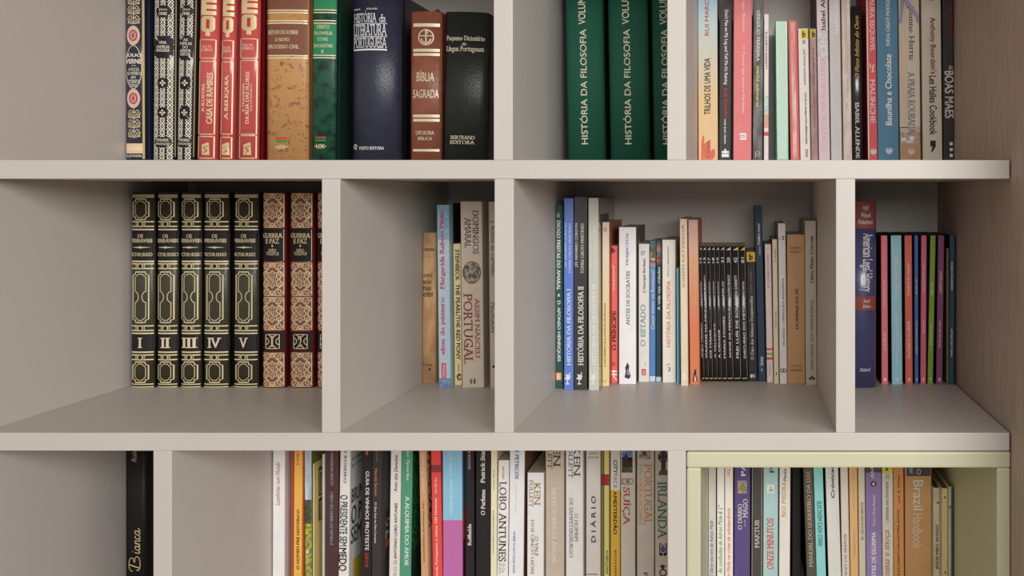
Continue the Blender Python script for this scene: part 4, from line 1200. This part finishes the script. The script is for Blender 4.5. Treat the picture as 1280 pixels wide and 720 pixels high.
# ------------------------------------------------------------------ lower row
def script_strokes(y0, base):
    g = (228, 208, 156)
    strokes = [([(6, 0), (7.5, 5), (9, 9), (10.4, 13)], 1.5),
               ([(2.4, 9), (3, 11.6), (6, 13.4), (10, 13.8), (15, 13.4), (18.6, 11.4), (18, 8.6), (13, 6.8), (18.4, 6), (20.6, 3.4), (17.6, .9), (11.5, 0), (6.4, .4), (3, 2.2), (4, 4.4)], 1.0),
               ([(25.8, 6.4), (24.6, 2.4), (25.4, .4), (28, 2)], 1.2), ([(26.8, 9), (27, 9.6)], 1.5),
               ([(33.4, 5.4), (31.6, 6.4), (29, 4.4), (28.6, 1.2), (30.4, .2), (32.4, 2.4), (33.8, 6.2)], 1.1), ([(33.8, 6.2), (32.9, 1.6), (33.8, .3), (36, 2)], 1.2),
               ([(37, 6.2), (35.9, .2)], 1.3), ([(36.2, 2.6), (38, 5.6), (39.8, 6.2), (40.2, 4.6), (39.5, 1.2), (40.6, .2), (42.4, 1.6)], 1.1),
               ([(46.2, 5.2), (44.8, 6.3), (42.8, 4.2), (42.6, 1.3), (44.2, .2), (47.2, 1.8)], 1.15),
               ([(52.4, 5.4), (50.4, 6.4), (48, 4.2), (47.8, 1.2), (49.6, .2), (51.6, 2.4), (52.9, 6.2)], 1.1), ([(52.9, 6.2), (52, 1.6), (53, .3), (56, 2.4)], 1.2)]
    A = []
    for pts, wd in strokes:
        q = [pts[0]] + pts + [pts[-1]]
        fine = []
        for i in range(1, len(q) - 2):
            for j in range(4):
                t_ = j / 4
                fine.append(tuple(.5 * (2 * q[i][c] + (q[i + 1][c] - q[i - 1][c]) * t_ + (2 * q[i - 1][c] - 5 * q[i][c] + 4 * q[i + 1][c] - q[i + 2][c]) * t_ ** 2 +
                                       (3 * q[i][c] - q[i - 1][c] - 3 * q[i + 1][c] + q[i + 2][c]) * t_ ** 3) for c in (0, 1)))
        fine.append(pts[-1])
        A.append(K('title', [(base - t2, y0 - s2) for s2, t2 in fine], wd, g, False, 3, 'foil'))
    return A



G3 = 'books on the lower shelf'
KL = .1755
gold = (204, 176, 110)
B(3, .186, 155.6, 181.4, 528, (29, 27, 27), 'black hardback with flowing gold script, alone beside the upright', 'hard', 0, group=G3, bulge=.001, finish='paper', art=[
    *script_strokes(716.4, 6.6), T('author', 'Roberta', .36, .6, 552, 578, 'u', (170, 156, 124), 'script')])
B(3, KL, 340.6, 355.4, 530, (232, 230, 230), 'white paperback with thin rust handwriting at the start of the lower row', lean=.35, group=G3, side=(226, 216, 210), art=[
    T('title', 'Lusofonias num Mundo', .24, .62, 578, 632, 'u', (196, 120, 100), 'script'), SR('cover_picture', .03, .14, 540, 760, (150, 66, 40), 1), ])
B(3, KL, 363.6, 366.2, 525, (176, 78, 48), 'very thin rust-red booklet beside the orange paperback', lean=.3, group=G3, name='booklet')
B(3, KL, 366.6, 377, 522, (246, 178, 84), 'orange paperback with black capitals and red lettering above', lean=.55, group=G3, side=(226, 120, 50), art=[
    T('title', 'O HOMEM PRÉ HISTÓRICO', .32, .72, 637, 712, 'u', (36, 28, 24), 'bold'), T('series', 'HISTÓRIA', .26, .62, 536, 581, 'u', (206, 104, 70), 'sans')])
B(3, .178, 381.2, 389.6, 520, (112, 124, 62), 'paperback with a photographic spine of pale sky above green foliage', lean=-.4, group=G3, finish='photo', col2=(186, 186, 96), art=[
    R('picture', 0, 1, 520, 625, (206, 218, 224), 1, 'worn', (170, 190, 204)), R('picture', 0, 1, 625, 655, (58, 70, 60), 1, 'photo', (84, 96, 80)), R('picture', 0, 1, 655, 668, (190, 196, 70), 1, 'photo', (120, 130, 60)), P('picture', ell(-.8, 690, 1.4, 2.2, 8), WHITE, 2)])
B(3, .18, 390.4, 392.6, 580, (232, 222, 178), 'thin cream booklet with brown boxed drawings on the cover that shows', lean=0, group=G3, name='booklet', side=(218, 198, 132), depth=.19, art=[
    SR('cover_frame', .012, .05, 585, 621, (96, 70, 48), 1), SR('cover_frame', .014, .05, 588, 618, (196, 172, 112), 2), SR('cover_frame', .016, .05, 592, 614, (100, 76, 52), 3), SR('cover_frame', .018, .05, 594, 612, (196, 176, 120), 4), SR('cover_drawing', .022, .032, 597, 609, (50, 40, 34), 5),
    SR('cover_frame', .012, .05, 624, 652, (96, 70, 48), 1), SR('cover_frame', .015, .05, 627, 649, (176, 152, 100), 2), SR('cover_drawing', .02, .034, 630, 646, (110, 88, 60), 3)])
B(3, .18, 402.6, 406, 568, (204, 204, 196), 'thin pale grey booklet standing against the dark maroon spine', lean=.1, group=G3, name='booklet')
B(3, KL, 406.4, 422.4, 532, (80, 52, 54), 'dark maroon paperback with pale blue-grey capitals', lean=.55, group=G3, side=(70, 46, 48), art=[
    T('author', 'COLIN FREEMAN TRENTON', .4, .6, 540, 607, 'u', (176, 186, 192), 'serif'), T('title', 'A MAGIA DO RENO DE OURO', .38, .6, 615, 682, 'u', (160, 176, 186), 'serif')])
B(3, KL, 422.8, 435.8, 525, (228, 222, 218), 'white paperback with tall narrow black and dark green capitals', lean=1.5, group=G3, side=(218, 212, 206), art=[
    T('author', 'O ROSEIRO', .4, .66, 560, 604, 'd', (90, 84, 82), 'sans'), T('title', 'O PRESIDENTE SEM', .1, .82, 619, 683, 'd', (46, 84, 74), 'bold'), T('title', 'MEDO', .06, .8, 685, 714, 'd', BLACK, 'bold'),
    ST('cover_title', 'BRUNO', .004, .05, 612, 630, 'h', (76, 70, 70), 'bold'), ST('cover_title', 'O PRES', .004, .065, 634, 658, 'h', (46, 84, 74), 'bold'), ST('cover_title', 'SEM ME', .004, .065, 660, 682, 'h', (46, 84, 74), 'bold'),
    ST('cover_text', 'O conteúdo', .004, .05, 572, 577, 'h', (110, 104, 102), 'sans'), ST('cover_text', 'e o mundo', .004, .05, 580, 585, 'h', (110, 104, 102), 'sans'), SR('cover_badge', .012, .05, 700, 730, (206, 182, 60), 1)])
B(3, KL, 450.8, 464, 526, (38, 35, 35), 'black paperback with white lettering ending in red figures', lean=.8, group=G3, art=[
    T('title', 'GUIA DE VINHOS PROTESTE', .42, .76, 589, 688, 'd', (236, 232, 228), 'sans'), T('date', '2010', .42, .74, 690, 709, 'd', (200, 56, 52), 'bold'), R('imprint', .4, .62, 560, 569, (176, 84, 84), 2)])
B(3, KL, 464.4, 476.4, 526, (58, 54, 54), 'charcoal paperback with orange and white lettering, its picture cover partly showing', lean=.6, group=G3, side=(84, 78, 74), art=[
    T('author', 'Marcela Serrano', .3, .56, 586, 620, 'd', (216, 140, 84), 'bold'), T('title', 'O Que Está no Meu Coração', .26, .5, 628, 679, 'd', (228, 222, 216), 'bold'), T('imprint', '[terramar]', .44, .56, 560, 577, 'd', (170, 170, 168)),
    SR('cover_picture', .01, .06, 540, 640, (86, 96, 104), 1, 'photo', (110, 124, 132)), ST('cover_title', 'O Q', .012, .05, 650, 662, 'h', (206, 202, 196), 'bold'), ST('cover_title', 'ME', .012, .05, 664, 675, 'h', (206, 202, 196), 'bold'), SR('cover_mark', .012, .05, 677, 686, (196, 110, 70), 2)])
B(3, KL, 486.2, 499.4, 520, (226, 219, 210), 'white paperback with black capitals above grey italic, beside the green spine', lean=1.5, group=G3, side=(200, 176, 152), art=[
    T('title', 'ANTÓNIO LOBO ANTUNES', .4, .72, 629, 699, 'u', (40, 37, 36), 'bold'), T('title', 'Auto dos Danados', .36, .68, 569, 615, 'u', (46, 42, 40), 'sansital'), T('series', 'Obras de', .36, .74, 700, 724, 'u', (120, 116, 112), 'thin')])
B(3, KL, 499.6, 513.6, 520, (82, 152, 122), 'green paperback with white serif capitals and a dark leafy cover side', lean=1.5, group=G3, side=(24, 50, 36), art=[
    T('author', 'Nicholas Sparks', .44, .74, 536, 601, 'd', (226, 234, 226), 'serifb'), T('title', 'A ALQUIMIA DO AMOR', .36, .78, 620, 708, 'd', (236, 240, 234), 'serifb'), SR('cover_picture', .001, .07, 540, 690, (34, 112, 66), 1, 'photo', (20, 40, 30))])
B(3, KL, 526.2, 535, 520, (208, 160, 114), 'tan paperback with white and brown lettering, beside the red spine', lean=-1.6, group=G3, side=(206, 188, 150), art=[
    T('author', 'NICHOLAS SPARKS', .3, .72, 566, 615, 'd', (238, 222, 196), 'serif'), T('title', 'Um Momento Inesquecível', .32, .66, 627, 702, 'd', (110, 78, 50), 'sans'), SR('cover_picture', .004, .06, 540, 660, (60, 38, 30), 1, 'photo', (214, 196, 156))])
B(3, KL, 540.8, 553, 520, (226, 80, 74), 'bright red paperback with a brown band near its top and pale lettering', lean=-1.5, group=G3, art=[
    R('band', 0, 1, 581.4, 590.6, (140, 58, 52), 1), T('author', 'Dan Rhodes', .34, .58, 597, 617, 'u', (244, 206, 190), 'serifb'), T('title', 'A Namorada Portuguesa e outras 100 Histórias', .3, .64, 622, 740, 'u', (246, 222, 206), 'serifb')])
B(3, KL, 553.6, 578.2, 520, (190, 112, 168), 'thick paperback, pale blue above and mauve-pink below', lean=-.35, group=G3, finish='cloth', side=(110, 46, 84), art=[
    R('band', 0, 1, 520, 650.4, (140, 194, 222), 1, 'cloth'), T('author', 'Zadie Smith', .36, .5, 562, 595, 'd', (216, 232, 240), 'serif'), T('title', 'DENTES BRANCOS', .36, .52, 600, 643, 'd', (214, 230, 240), 'serifb'),
    SR('cover_picture', .001, .06, 520, 638, (70, 140, 168), 1), SR('cover_picture', .001, .06, 638, 676, (220, 96, 54), 1)])
B(3, KL, 581.8, 592.8, 520, (38, 34, 34), 'black paperback with a beige vertical name near its top, touching the blue and mauve one', lean=-.2, group=G3, art=[
    T('author', 'HERMANN HESSE', .34, .62, 520, 587, 'd', (190, 178, 160), 'serif'), T('title', 'Roßhalde', .28, .7, 655, 682, 'u', (238, 232, 226), 'serifb')], pages=(190, 180, 160))
B(3, KL, 594.8, 612.6, 520, (36, 33, 33), 'wider black paperback with bold white serif lettering, beside the cream spine', lean=.1, group=G3, art=[
    T('title', 'O Perfume', .36, .66, 612, 644, 'u', (240, 236, 230), 'serifb'), T('author', 'Patrick Süskind', .34, .64, 548, 604, 'u', (240, 236, 230), 'serifb')])
B(3, KL, 613, 620.8, 520, (236, 224, 190), 'narrow cream paperback with thin brown capitals between black and white spines', lean=.4, group=G3, art=[
    T('author', 'OSCAR WILDE', .4, .62, 587, 613, 'u', (130, 108, 80), 'serif'), T('title', 'O FANTASMA DE CANTERVILLE', .36, .58, 638, 693, 'u', (110, 90, 66), 'serif')])
B(3, KL, 621.2, 634.8, 575.6, (234, 229, 224), 'white paperback with large black serif capitals, its top lower than its neighbours', lean=1.1, group=G3, side=(200, 150, 110), art=[
    T('author', 'ANTÓNIO', .4, .62, 583, 599, 'd', (80, 74, 70), 'serif'), T('title', 'LOBO ANTUNES', .14, .8, 602, 702, 'd', (34, 30, 30), 'serif'), T('subtitle', 'Os Cus', .48, .76, 704, 716, 'd', (150, 144, 140), 'ital'), T('subtitle', 'de Judas', .14, .4, 704, 718, 'd', (150, 144, 140), 'ital')])
B(3, KL, 635.6, 654.2, 520, (232, 231, 233), 'white paperback with bold blue capitals at the top and teal ones below', lean=1.1, group=G3, side=(120, 92, 74), art=[
    T('title', 'TASCAS E PETISCOS', .36, .62, 535, 599, 'd', (44, 96, 150), 'bold'), T('author', 'TIAGO PAIS LISBOA', .4, .5, 605, 642, 'd', (186, 186, 188), 'thin'), T('subtitle', 'WHERE TO EAT LOCAL FOOD', .3, .44, 664, 717, 'd', (70, 134, 164), 'bold'), R('rule', .38, .4, 603, 604.6, (60, 60, 60), 2)])


def kf(b, y0, y1, c1, c2, dx=0.0):
    return [T('author', 'KEN', .42 + dx, .8 + dx, y0, y1, 'd', c1, 'serif'), T('author', 'FOLLETT', .12 + dx, .36 + dx, y0 - 3, y1 + 2, 'd', c2, 'serif')]


B(3, KL, 658.8, 679.4, 591, (232, 229, 226), 'shorter white paperback with tan and grey serif capitals below a dark gap', lean=.35, group='three paperbacks with matching large serif author lettering', art=kf(0, 603, 632, (176, 138, 92), (130, 122, 112)) + [
    T('title', 'O VALE', .48, .68, 671, 695, 'd', (110, 102, 98), 'serif'), T('title', 'DOS CINCO LEÕES', .24, .46, 650, 718, 'd', (110, 102, 98), 'serif')])
B(3, KL, 682, 705, 520, (196, 183, 164), 'beige paperback with white capitals below overlapping brown ones', lean=.05, group='three paperbacks with matching large serif author lettering', art=kf(0, 545, 584, (84, 58, 44), (80, 66, 56)) + [
    T('title', 'NOITE SOBRE AS ÁGUAS', .36, .64, 609, 704, 'd', (240, 234, 224), 'serif')])
B(3, KL, 707.4, 729, 520, (230, 226, 224), 'tall white paperback with two columns of thin grey capitals, beside the beige one', lean=-.1, group='three paperbacks with matching large serif author lettering', art=kf(0, 556, 596, (110, 88, 76), (110, 100, 94), .04) + [
    T('title', 'O HOMEM', .5, .7, 642, 677, 'd', (120, 112, 108), 'serif'), T('title', 'DE SAMPETERSBURGO', .2, .42, 623, 697, 'd', (120, 112, 108), 'serif')])
B(3, KL, 732.6, 750.6, 520, (218, 209, 202), 'pale grey paperback with widely spaced outlined letters running up it', lean=.05, group=G3, art=[
    T('title', 'D I Á R I O', .28, .68, 620, 678, 'u', (70, 62, 60), 'bold'), T('author', 'A N N E', .18, .84, 565.4, 568, 'h', (120, 110, 104), 'serif'), T('author', 'F R A N K', .12, .9, 570.6, 573.4, 'h', (120, 110, 104), 'serif'), R('imprint', .05, .8, 717, 719, (160, 150, 144), 2)])
B(3, KL, 751.4, 754.6, 520, (122, 116, 58), 'very thin dark olive booklet between the pale grey and lime-yellow spines', lean=0, group=G3, name='booklet', art=[R('band', 0, 1, 593, 607, (140, 40, 60), 1)])
B(3, KL, 755, 761.4, 520, (212, 204, 124), 'narrow lime-yellow paperback with a crimson square on its spine', lean=0, group=G3, art=[
    R('band', 0, 1, 593, 607, (164, 48, 70), 1), T('title', 'ANOTHRYA', .36, .82, 688, 718, 'u', (60, 80, 110), 'bold')])
B(3, KL, 763, 775, 520, (216, 174, 66), 'white and mustard-yellow guidebook paperback with bold black capitals', lean=.15, group=G3, art=[
    R('band', 0, 1, 520, 613, (218, 212, 206), 1), T('title', 'CITY', .3, .72, 575, 592, 'd', BLACK, 'bold'), T('title', 'PACK', .3, .72, 592.6, 611, 'd', BLACK, 'thin'), T('title', 'AMESTERDÃO', .3, .76, 614, 668, 'd', BLACK, 'bold'), T('subtitle', 'INCLUI MAPA DE', .42, .64, 688, 730, 'd', (90, 70, 30), 'sans')])
B(3, KL, 776, 794, 520, (206, 197, 184), 'beige guidebook with crimson serif capitals and a landscape photo', lean=0, group=G3, art=[
    R('picture', .06, .82, 530, 574, (80, 120, 160), 1, 'photo', (130, 160, 190)), R('picture', .06, .82, 572, 591, (70, 58, 44), 1, 'photo', (90, 100, 60)), P('picture', [(-6, 574), (-2, 566), (2, 576), (5, 572), (6, 584), (-7, 584)], (58, 48, 44), 2),
    K('emblem', [(-8, 598), (-1, 599), (-1, 606), (-8, 605)], 1, (110, 100, 92), True, 2, 'ink'), K('emblem', [(-1, 599), (6, 598), (6, 605), (-1, 606)], 1, (110, 100, 92), True, 2, 'ink'), T('imprint', 'DK', .12, .76, 599.4, 604.6, 'h', (170, 70, 76), 'serif'),
    T('title', 'SUÍÇA', .08, .74, 609, 657, 'd', (176, 50, 60), 'serif')])
B(3, KL, 796.2, 817.6, 520, (203, 193, 180), 'beige guidebook with two columns of ochre capitals and a small photo', lean=.05, group=G3, art=[
    R('picture', .14, .78, 540, 574.4, (80, 66, 56), 1, 'photo', (200, 180, 160)), T('title', 'PORTUGAL', .42, .88, 580, 656, 'd', (206, 146, 92), 'serif'), T('title', 'MADEIRA E AÇORES', .06, .32, 580, 656, 'd', (212, 160, 116), 'serif'), T('imprint', 'Porto', .4, .62, 715, 740, 'd', (60, 56, 56), 'serifb')])
cx_ = (70, 62, 62)
B(3, KL, 818.8, 838.8, 520, (206, 194, 174), 'beige guidebook with teal serif capitals and a stone cross, beside the upright', lean=0, group=G3, art=[
    P('picture', [(-2, 555), (3, 555), (3.4, 588), (-2.4, 588)], cx_, 2), K('picture', ell(.4, 571.5, 5.6, 6.4, 20), 1.8, cx_, True, 2, 'ink'), P('picture', [(-6.4, 569), (7, 569), (7, 574), (-6.4, 574)], cx_, 2), P('picture', [(-4, 588), (5, 588), (7, 594), (-6, 594)], (96, 86, 84), 2),
    T('title', 'IRLANDA', .18, .72, 602, 674, 'd', (48, 120, 120), 'serif'), K('emblem', [(-4, 679), (0, 683), (4, 679), (4, 694), (-4, 694), (-4, 683)], 1.6, (40, 44, 56), True, 2, 'ink'), P('emblem', ell(0, 687, 3, 4, 10), (80, 104, 130), 2), P('emblem', ell(-2.4, 693, 2, 2.2, 8), BLACK, 3), P('emblem', ell(2.4, 693, 2, 2.2, 8), BLACK, 3),
    K('emblem*', arc(0, 706, 4, 3, 20, 160, 8), 1.4, cx_, False, 2, 'ink'), K('emblem', arc(0, 716, 4, 4, 180, 540, 12), 1.6, cx_, False, 2, 'ink'), R('emblem', .4, .56, 706, 712, cx_, 2)])

# ------------------------------------------------------------------ inside the pale green box
G4 = 'books inside the green box'
KG = .184
B(4, KG, 885.2, 894.8, 545, (206, 198, 190), 'grey paperback with blue handwriting, against the green box side', lean=.05, group=G4, art=[T('title', 'O diário secreto de Adrian Mole', .2, .66, 651, 722, 'u', (50, 112, 160), 'script'), R('edge_rule', 0, .04, 545, 760, (110, 106, 102), 2)])
B(4, KG, 896.2, 905.4, 545, (230, 226, 218), 'white paperback with green handwriting, second inside the green box', lean=.05, group=G4, art=[T('title', 'As confissões de Adrian Mole & Cª', .16, .72, 631, 717, 'u', (70, 150, 96), 'script')])
B(4, KG, 906.2, 916.2, 545, (232, 222, 214), 'white paperback with red-pink handwriting, beside the purple spine', lean=.05, group=G4, art=[T('title', 'Adrian Mole na crise da adolescência', .24, .66, 635, 736, 'u', (216, 96, 100), 'script'), T('author', 'Sue T', .3, .62, 560, 597, 'u', (222, 140, 140), 'script')])
B(4, KG, 917.6, 937.4, 545, (88, 74, 128), 'deep purple paperback with white capitals and a small square picture', lean=.4, group=G4, art=[
    T('author', 'PAULO', .42, .7, 552, 595, 'u', WHITE, 'bold'), R('picture', .2, .78, 601, 617, (196, 150, 100), 1, 'photo', (110, 150, 180)), P('picture', ell(0, 609.4, 3.6, 5, 12), (150, 140, 70), 2), T('title', 'O DIÁRIO', .16, .48, 630, 662, 'u', (236, 230, 226), 'serif'), T('title', 'DE UM', .62, .74, 650, 658, 'u', (200, 190, 206), 'serif'), T('title', 'MAGO', .54, .84, 624, 647, 'u', (236, 230, 226), 'serif')])
B(4, KG, 939.4, 952.6, 545, (72, 70, 69), 'charcoal paperback with white serif capitals and pale worn edges', lean=.35, group=G4, art=[
    R('edge_rule', 0, .07, 545, 760, (176, 160, 132), 1), R('edge_rule', .93, 1, 545, 760, (186, 168, 138), 1), T('title', 'MAKTUB', .3, .72, 650, 685, 'u', (222, 216, 210), 'serif')])
B(4, KG, 953.8, 972.2, 545, (172, 202, 206), 'pale blue paperback with red-orange capitals and a small white picture', lean=.4, group=G4, art=[
    T('author', 'Paulo', .42, .74, 552, 591, 'u', (90, 100, 104), 'sans'), R('picture', .24, .74, 605.6, 616.6, (226, 226, 220), 1), P('picture', ell(0.4, 613, 3, 1.8, 10), (150, 196, 180), 2), P('picture', ell(.2, 609.8, .8, .8, 8), (190, 60, 60), 3), T('title', 'ONZE MINUTOS', .26, .72, 648, 712, 'u', (222, 96, 78), 'serifb')])
B(4, KG, 973.8, 987.4, 545, (230, 222, 216), 'white paperback with tan capitals beside the dark gap', lean=.5, group=G4, art=[T('title', 'RIO PIEDRA', .22, .6, 602, 646, 'u', (206, 166, 116), 'sans'), T('author', 'Paulo Coelho', .36, .62, 562, 601, 'u', (90, 80, 76), 'bold')])
B(4, .2, 990.4, 1001.6, 545, (26, 23, 22), 'black paperback pushed back in the gap beside the white one with tan capitals', lean=0, group=G4)
B(4, KG, 1008.4, 1020.2, 545, (90, 83, 79), 'dark grey-brown paperback with gold capitals leaning over the dark gap', lean=-3.4, group=G4, side=(32, 28, 26), art=[T('title', 'MANUAL DO GUERREIRO DA LUZ', .28, .7, 589, 709, 'u', (212, 192, 150), 'serif')])
B(4, KG, 1020.6, 1032.4, 545, (148, 218, 220), 'turquoise paperback with thin dark capitals leaning beside the grey-brown one', lean=-3.0, group=G4, side=(50, 40, 40), art=[T('title', 'ELES DIZEM CADA COISA!', .28, .74, 627, 683, 'd', (60, 100, 106), 'sans')])
B(4, KG, 1035.4, 1051.4, 545, (228, 226, 224), 'white paperback with bold black lettering, leaning after the turquoise one', lean=-2.9, group=G4, side=(70, 66, 62), art=[T('title', 'Crónicas com', .4, .66, 560, 623, 'u', (50, 46, 46), 'bold')])
B(4, KG, 1052.6, 1062, 545, (226, 218, 212), 'pinkish white paperback with brown serif capitals, beside the peach spine', lean=-1.7, group=G4, art=[T('title', 'CAMINHO DE EMAÚS', .26, .64, 668, 740, 'u', (130, 112, 102), 'serif')])
B(4, KG, 1063, 1073, 545, (236, 186, 128), 'peach-orange paperback with faint grey-lilac lettering', lean=-1.2, group=G4, art=[T('title', 'De amor e mar ao largo', .4, .64, 560, 637, 'u', (196, 160, 150), 'serif'), T('author', 'Fernanda Serrano', .4, .62, 663, 696, 'u', (206, 166, 140), 'sans')])
B(4, KG, 1074, 1082.2, 545, (216, 207, 186), 'narrow cream paperback with thin dark capitals beside the lilac spine', lean=-1.0, group=G4, art=[T('title', 'EL ADOLESCENTE', .34, .72, 628, 675, 'u', (104, 92, 78), 'serif')])
B(4, KG, 1082.8, 1102.6, 545, (146, 122, 178), 'lilac paperback with bold white capitals and a dark top band', lean=-.7, group=G4, finish='gloss', art=[
    R('band', 0, 1, 545, 591, (64, 58, 64), 1, 'photo', (96, 90, 98)), T('imprint', 'ASA', .32, .52, 583, 599, 'u', (236, 230, 236), 'sansital'), P('emblem', ell(0, 605.2, 3.6, 3.4, 14), (44, 40, 44), 2), P('emblem', ell(0, 605.2, 1.4, 2, 10), WHITE, 3),
    T('author', 'Arturo Pérez-Reverte', .4, .6, 619, 658, 'u', (230, 220, 236), 'sansital'), T('title', 'O MESTRE DE ESGRIMA', .34, .62, 665, 738, 'u', (242, 236, 244), 'black')])
B(4, KG, 1103.2, 1116.8, 545, (218, 211, 198), 'cream paperback with red italic lettering and a yellow top label', lean=-.6, group=G4, art=[
    R('label_panel', 0, .94, 545, 592, (218, 204, 84), 1), T('label_letter', 'b', .3, .64, 582, 589, 'd', BLACK, 'black'), T('number', '122', .3, .66, 594, 598.4, 'h', (110, 100, 90), 'serif'), T('author', 'BERNARDIM RIBEIRO', .34, .58, 602, 653, 'd', (110, 102, 92), 'serif'), T('title', 'menina e moça', .16, .72, 663, 732, 'u', (196, 76, 72), 'ital')])
B(4, KG, 1117.4, 1130.2, 545, (212, 146, 92), 'burnt orange paperback with small dark capitals, beside the thick tan one', lean=-.6, group=G4, art=[
    T('title', 'HISTÓRIA DO DIREITO NA HISTÓRIA SOCIAL', .3, .56, 637, 738, 'u', (70, 44, 30), 'bold'), T('author', 'Luís A. Nunes', .38, .62, 594, 629, 'u', (84, 54, 40), 'script')])
B(4, KG, 1131.4, 1165, 545, (196, 150, 102), 'thick tan handbook with large pale lettering and a photo strip', lean=-.25, group=G4, art=[
    R('picture', .06, .96, 545, 595.4, (54, 60, 74), 1, 'photo', (96, 80, 80)), P('picture', ell(-9, 588, 2.6, 4, 10), (90, 160, 190), 2), K('picture', ell(0.5, 590, 2.2, 3.4, 12), .9, (216, 206, 196), True, 3, 'ink'), K('picture', arc(-7.5, 588.6, 2, 3, 90, 270, 8), .8, (190, 170, 160), False, 3, 'ink'),
    T('title', 'Brazil', .3, .68, 600, 638, 'd', (226, 214, 194), 'bold'), T('title', 'Handbook', .28, .66, 642, 685.5, 'd', (222, 204, 174), 'sans')])
B(4, .178, 1166.8, 1176.6, 610, (206, 199, 180), 'short cream paperback with bold rounded black capitals and one black dot', lean=0, group=G4, finish='worn', col2=(196, 186, 164), art=[
    T('title', 'JESUS MEU AMIGO', .3, .74, 656, 712, 'u', (40, 38, 38), 'bold'), P('emblem', ell(.6, 628.6, 1.2, 1.3, 10), BLACK, 2)], pages=(110, 92, 66))
B(4, .17, 1177.6, 1184.8, 610.6, (214, 194, 148), 'short yellowed booklet second from the end of the green box row', lean=0, group=G4, name='booklet', art=[P('emblem', ell(0, 622, 1, 1.8, 8), (90, 80, 60), 2), P('emblem', ell(0.4, 716, .9, 1.6, 8), (90, 80, 60), 2)], pages=(120, 100, 70))
B(4, .166, 1186.2, 1190.8, 608.6, (206, 196, 164), 'thin booklet with a blue back edge, last inside the green box', lean=0, group=G4, name='booklet', art=[R('edge_rule', .5, 1, 609, 760, (60, 110, 140), 1), P('worn_spot', ell(-.8, 634, .8, 2, 8), (80, 60, 44), 2)], pages=(130, 110, 80))

# ------------------------------------------------------------------ build
settle()
for b_ in BOOKS:
    build_book(b_)

# red silk headband of the short brown hardback
for b_ in BOOKS:
    if getattr(b_, 'headband', None):
        g_ = b_.geo
        xa, xb = g_['lx1'] - 0.0105, g_['lx1'] - 0.001
        V_, F_ = [], []
        for i in range(9):
            x_ = xa + (xb - xa) * i / 8
            zc_ = g_['h'] - 0.0016 + 0.0042 * math.sin(math.pi * min(1, i / 8 * 1.1 + .05))
            for j in range(8):
                an_ = 2 * math.pi * j / 8
                V_.append((x_, g_['ysp'](x_) + 0.006 + 0.0022 * math.cos(an_), zc_ + 0.0016 * math.sin(an_)))
        for i in range(8):
            for j in range(8):
                F_.append((i * 8 + j, i * 8 + (j + 1) % 8, i * 8 + 8 + (j + 1) % 8, i * 8 + 8 + j))
        F_ += [tuple(range(7, -1, -1)), tuple(range(64, 72))]
        mesh_obj('headband', V_, F_, [mat(b_.headband, 'ribbon')], b_.root, None, True)

bpy.data.objects.remove(_to)
bpy.data.curves.remove(_cu)
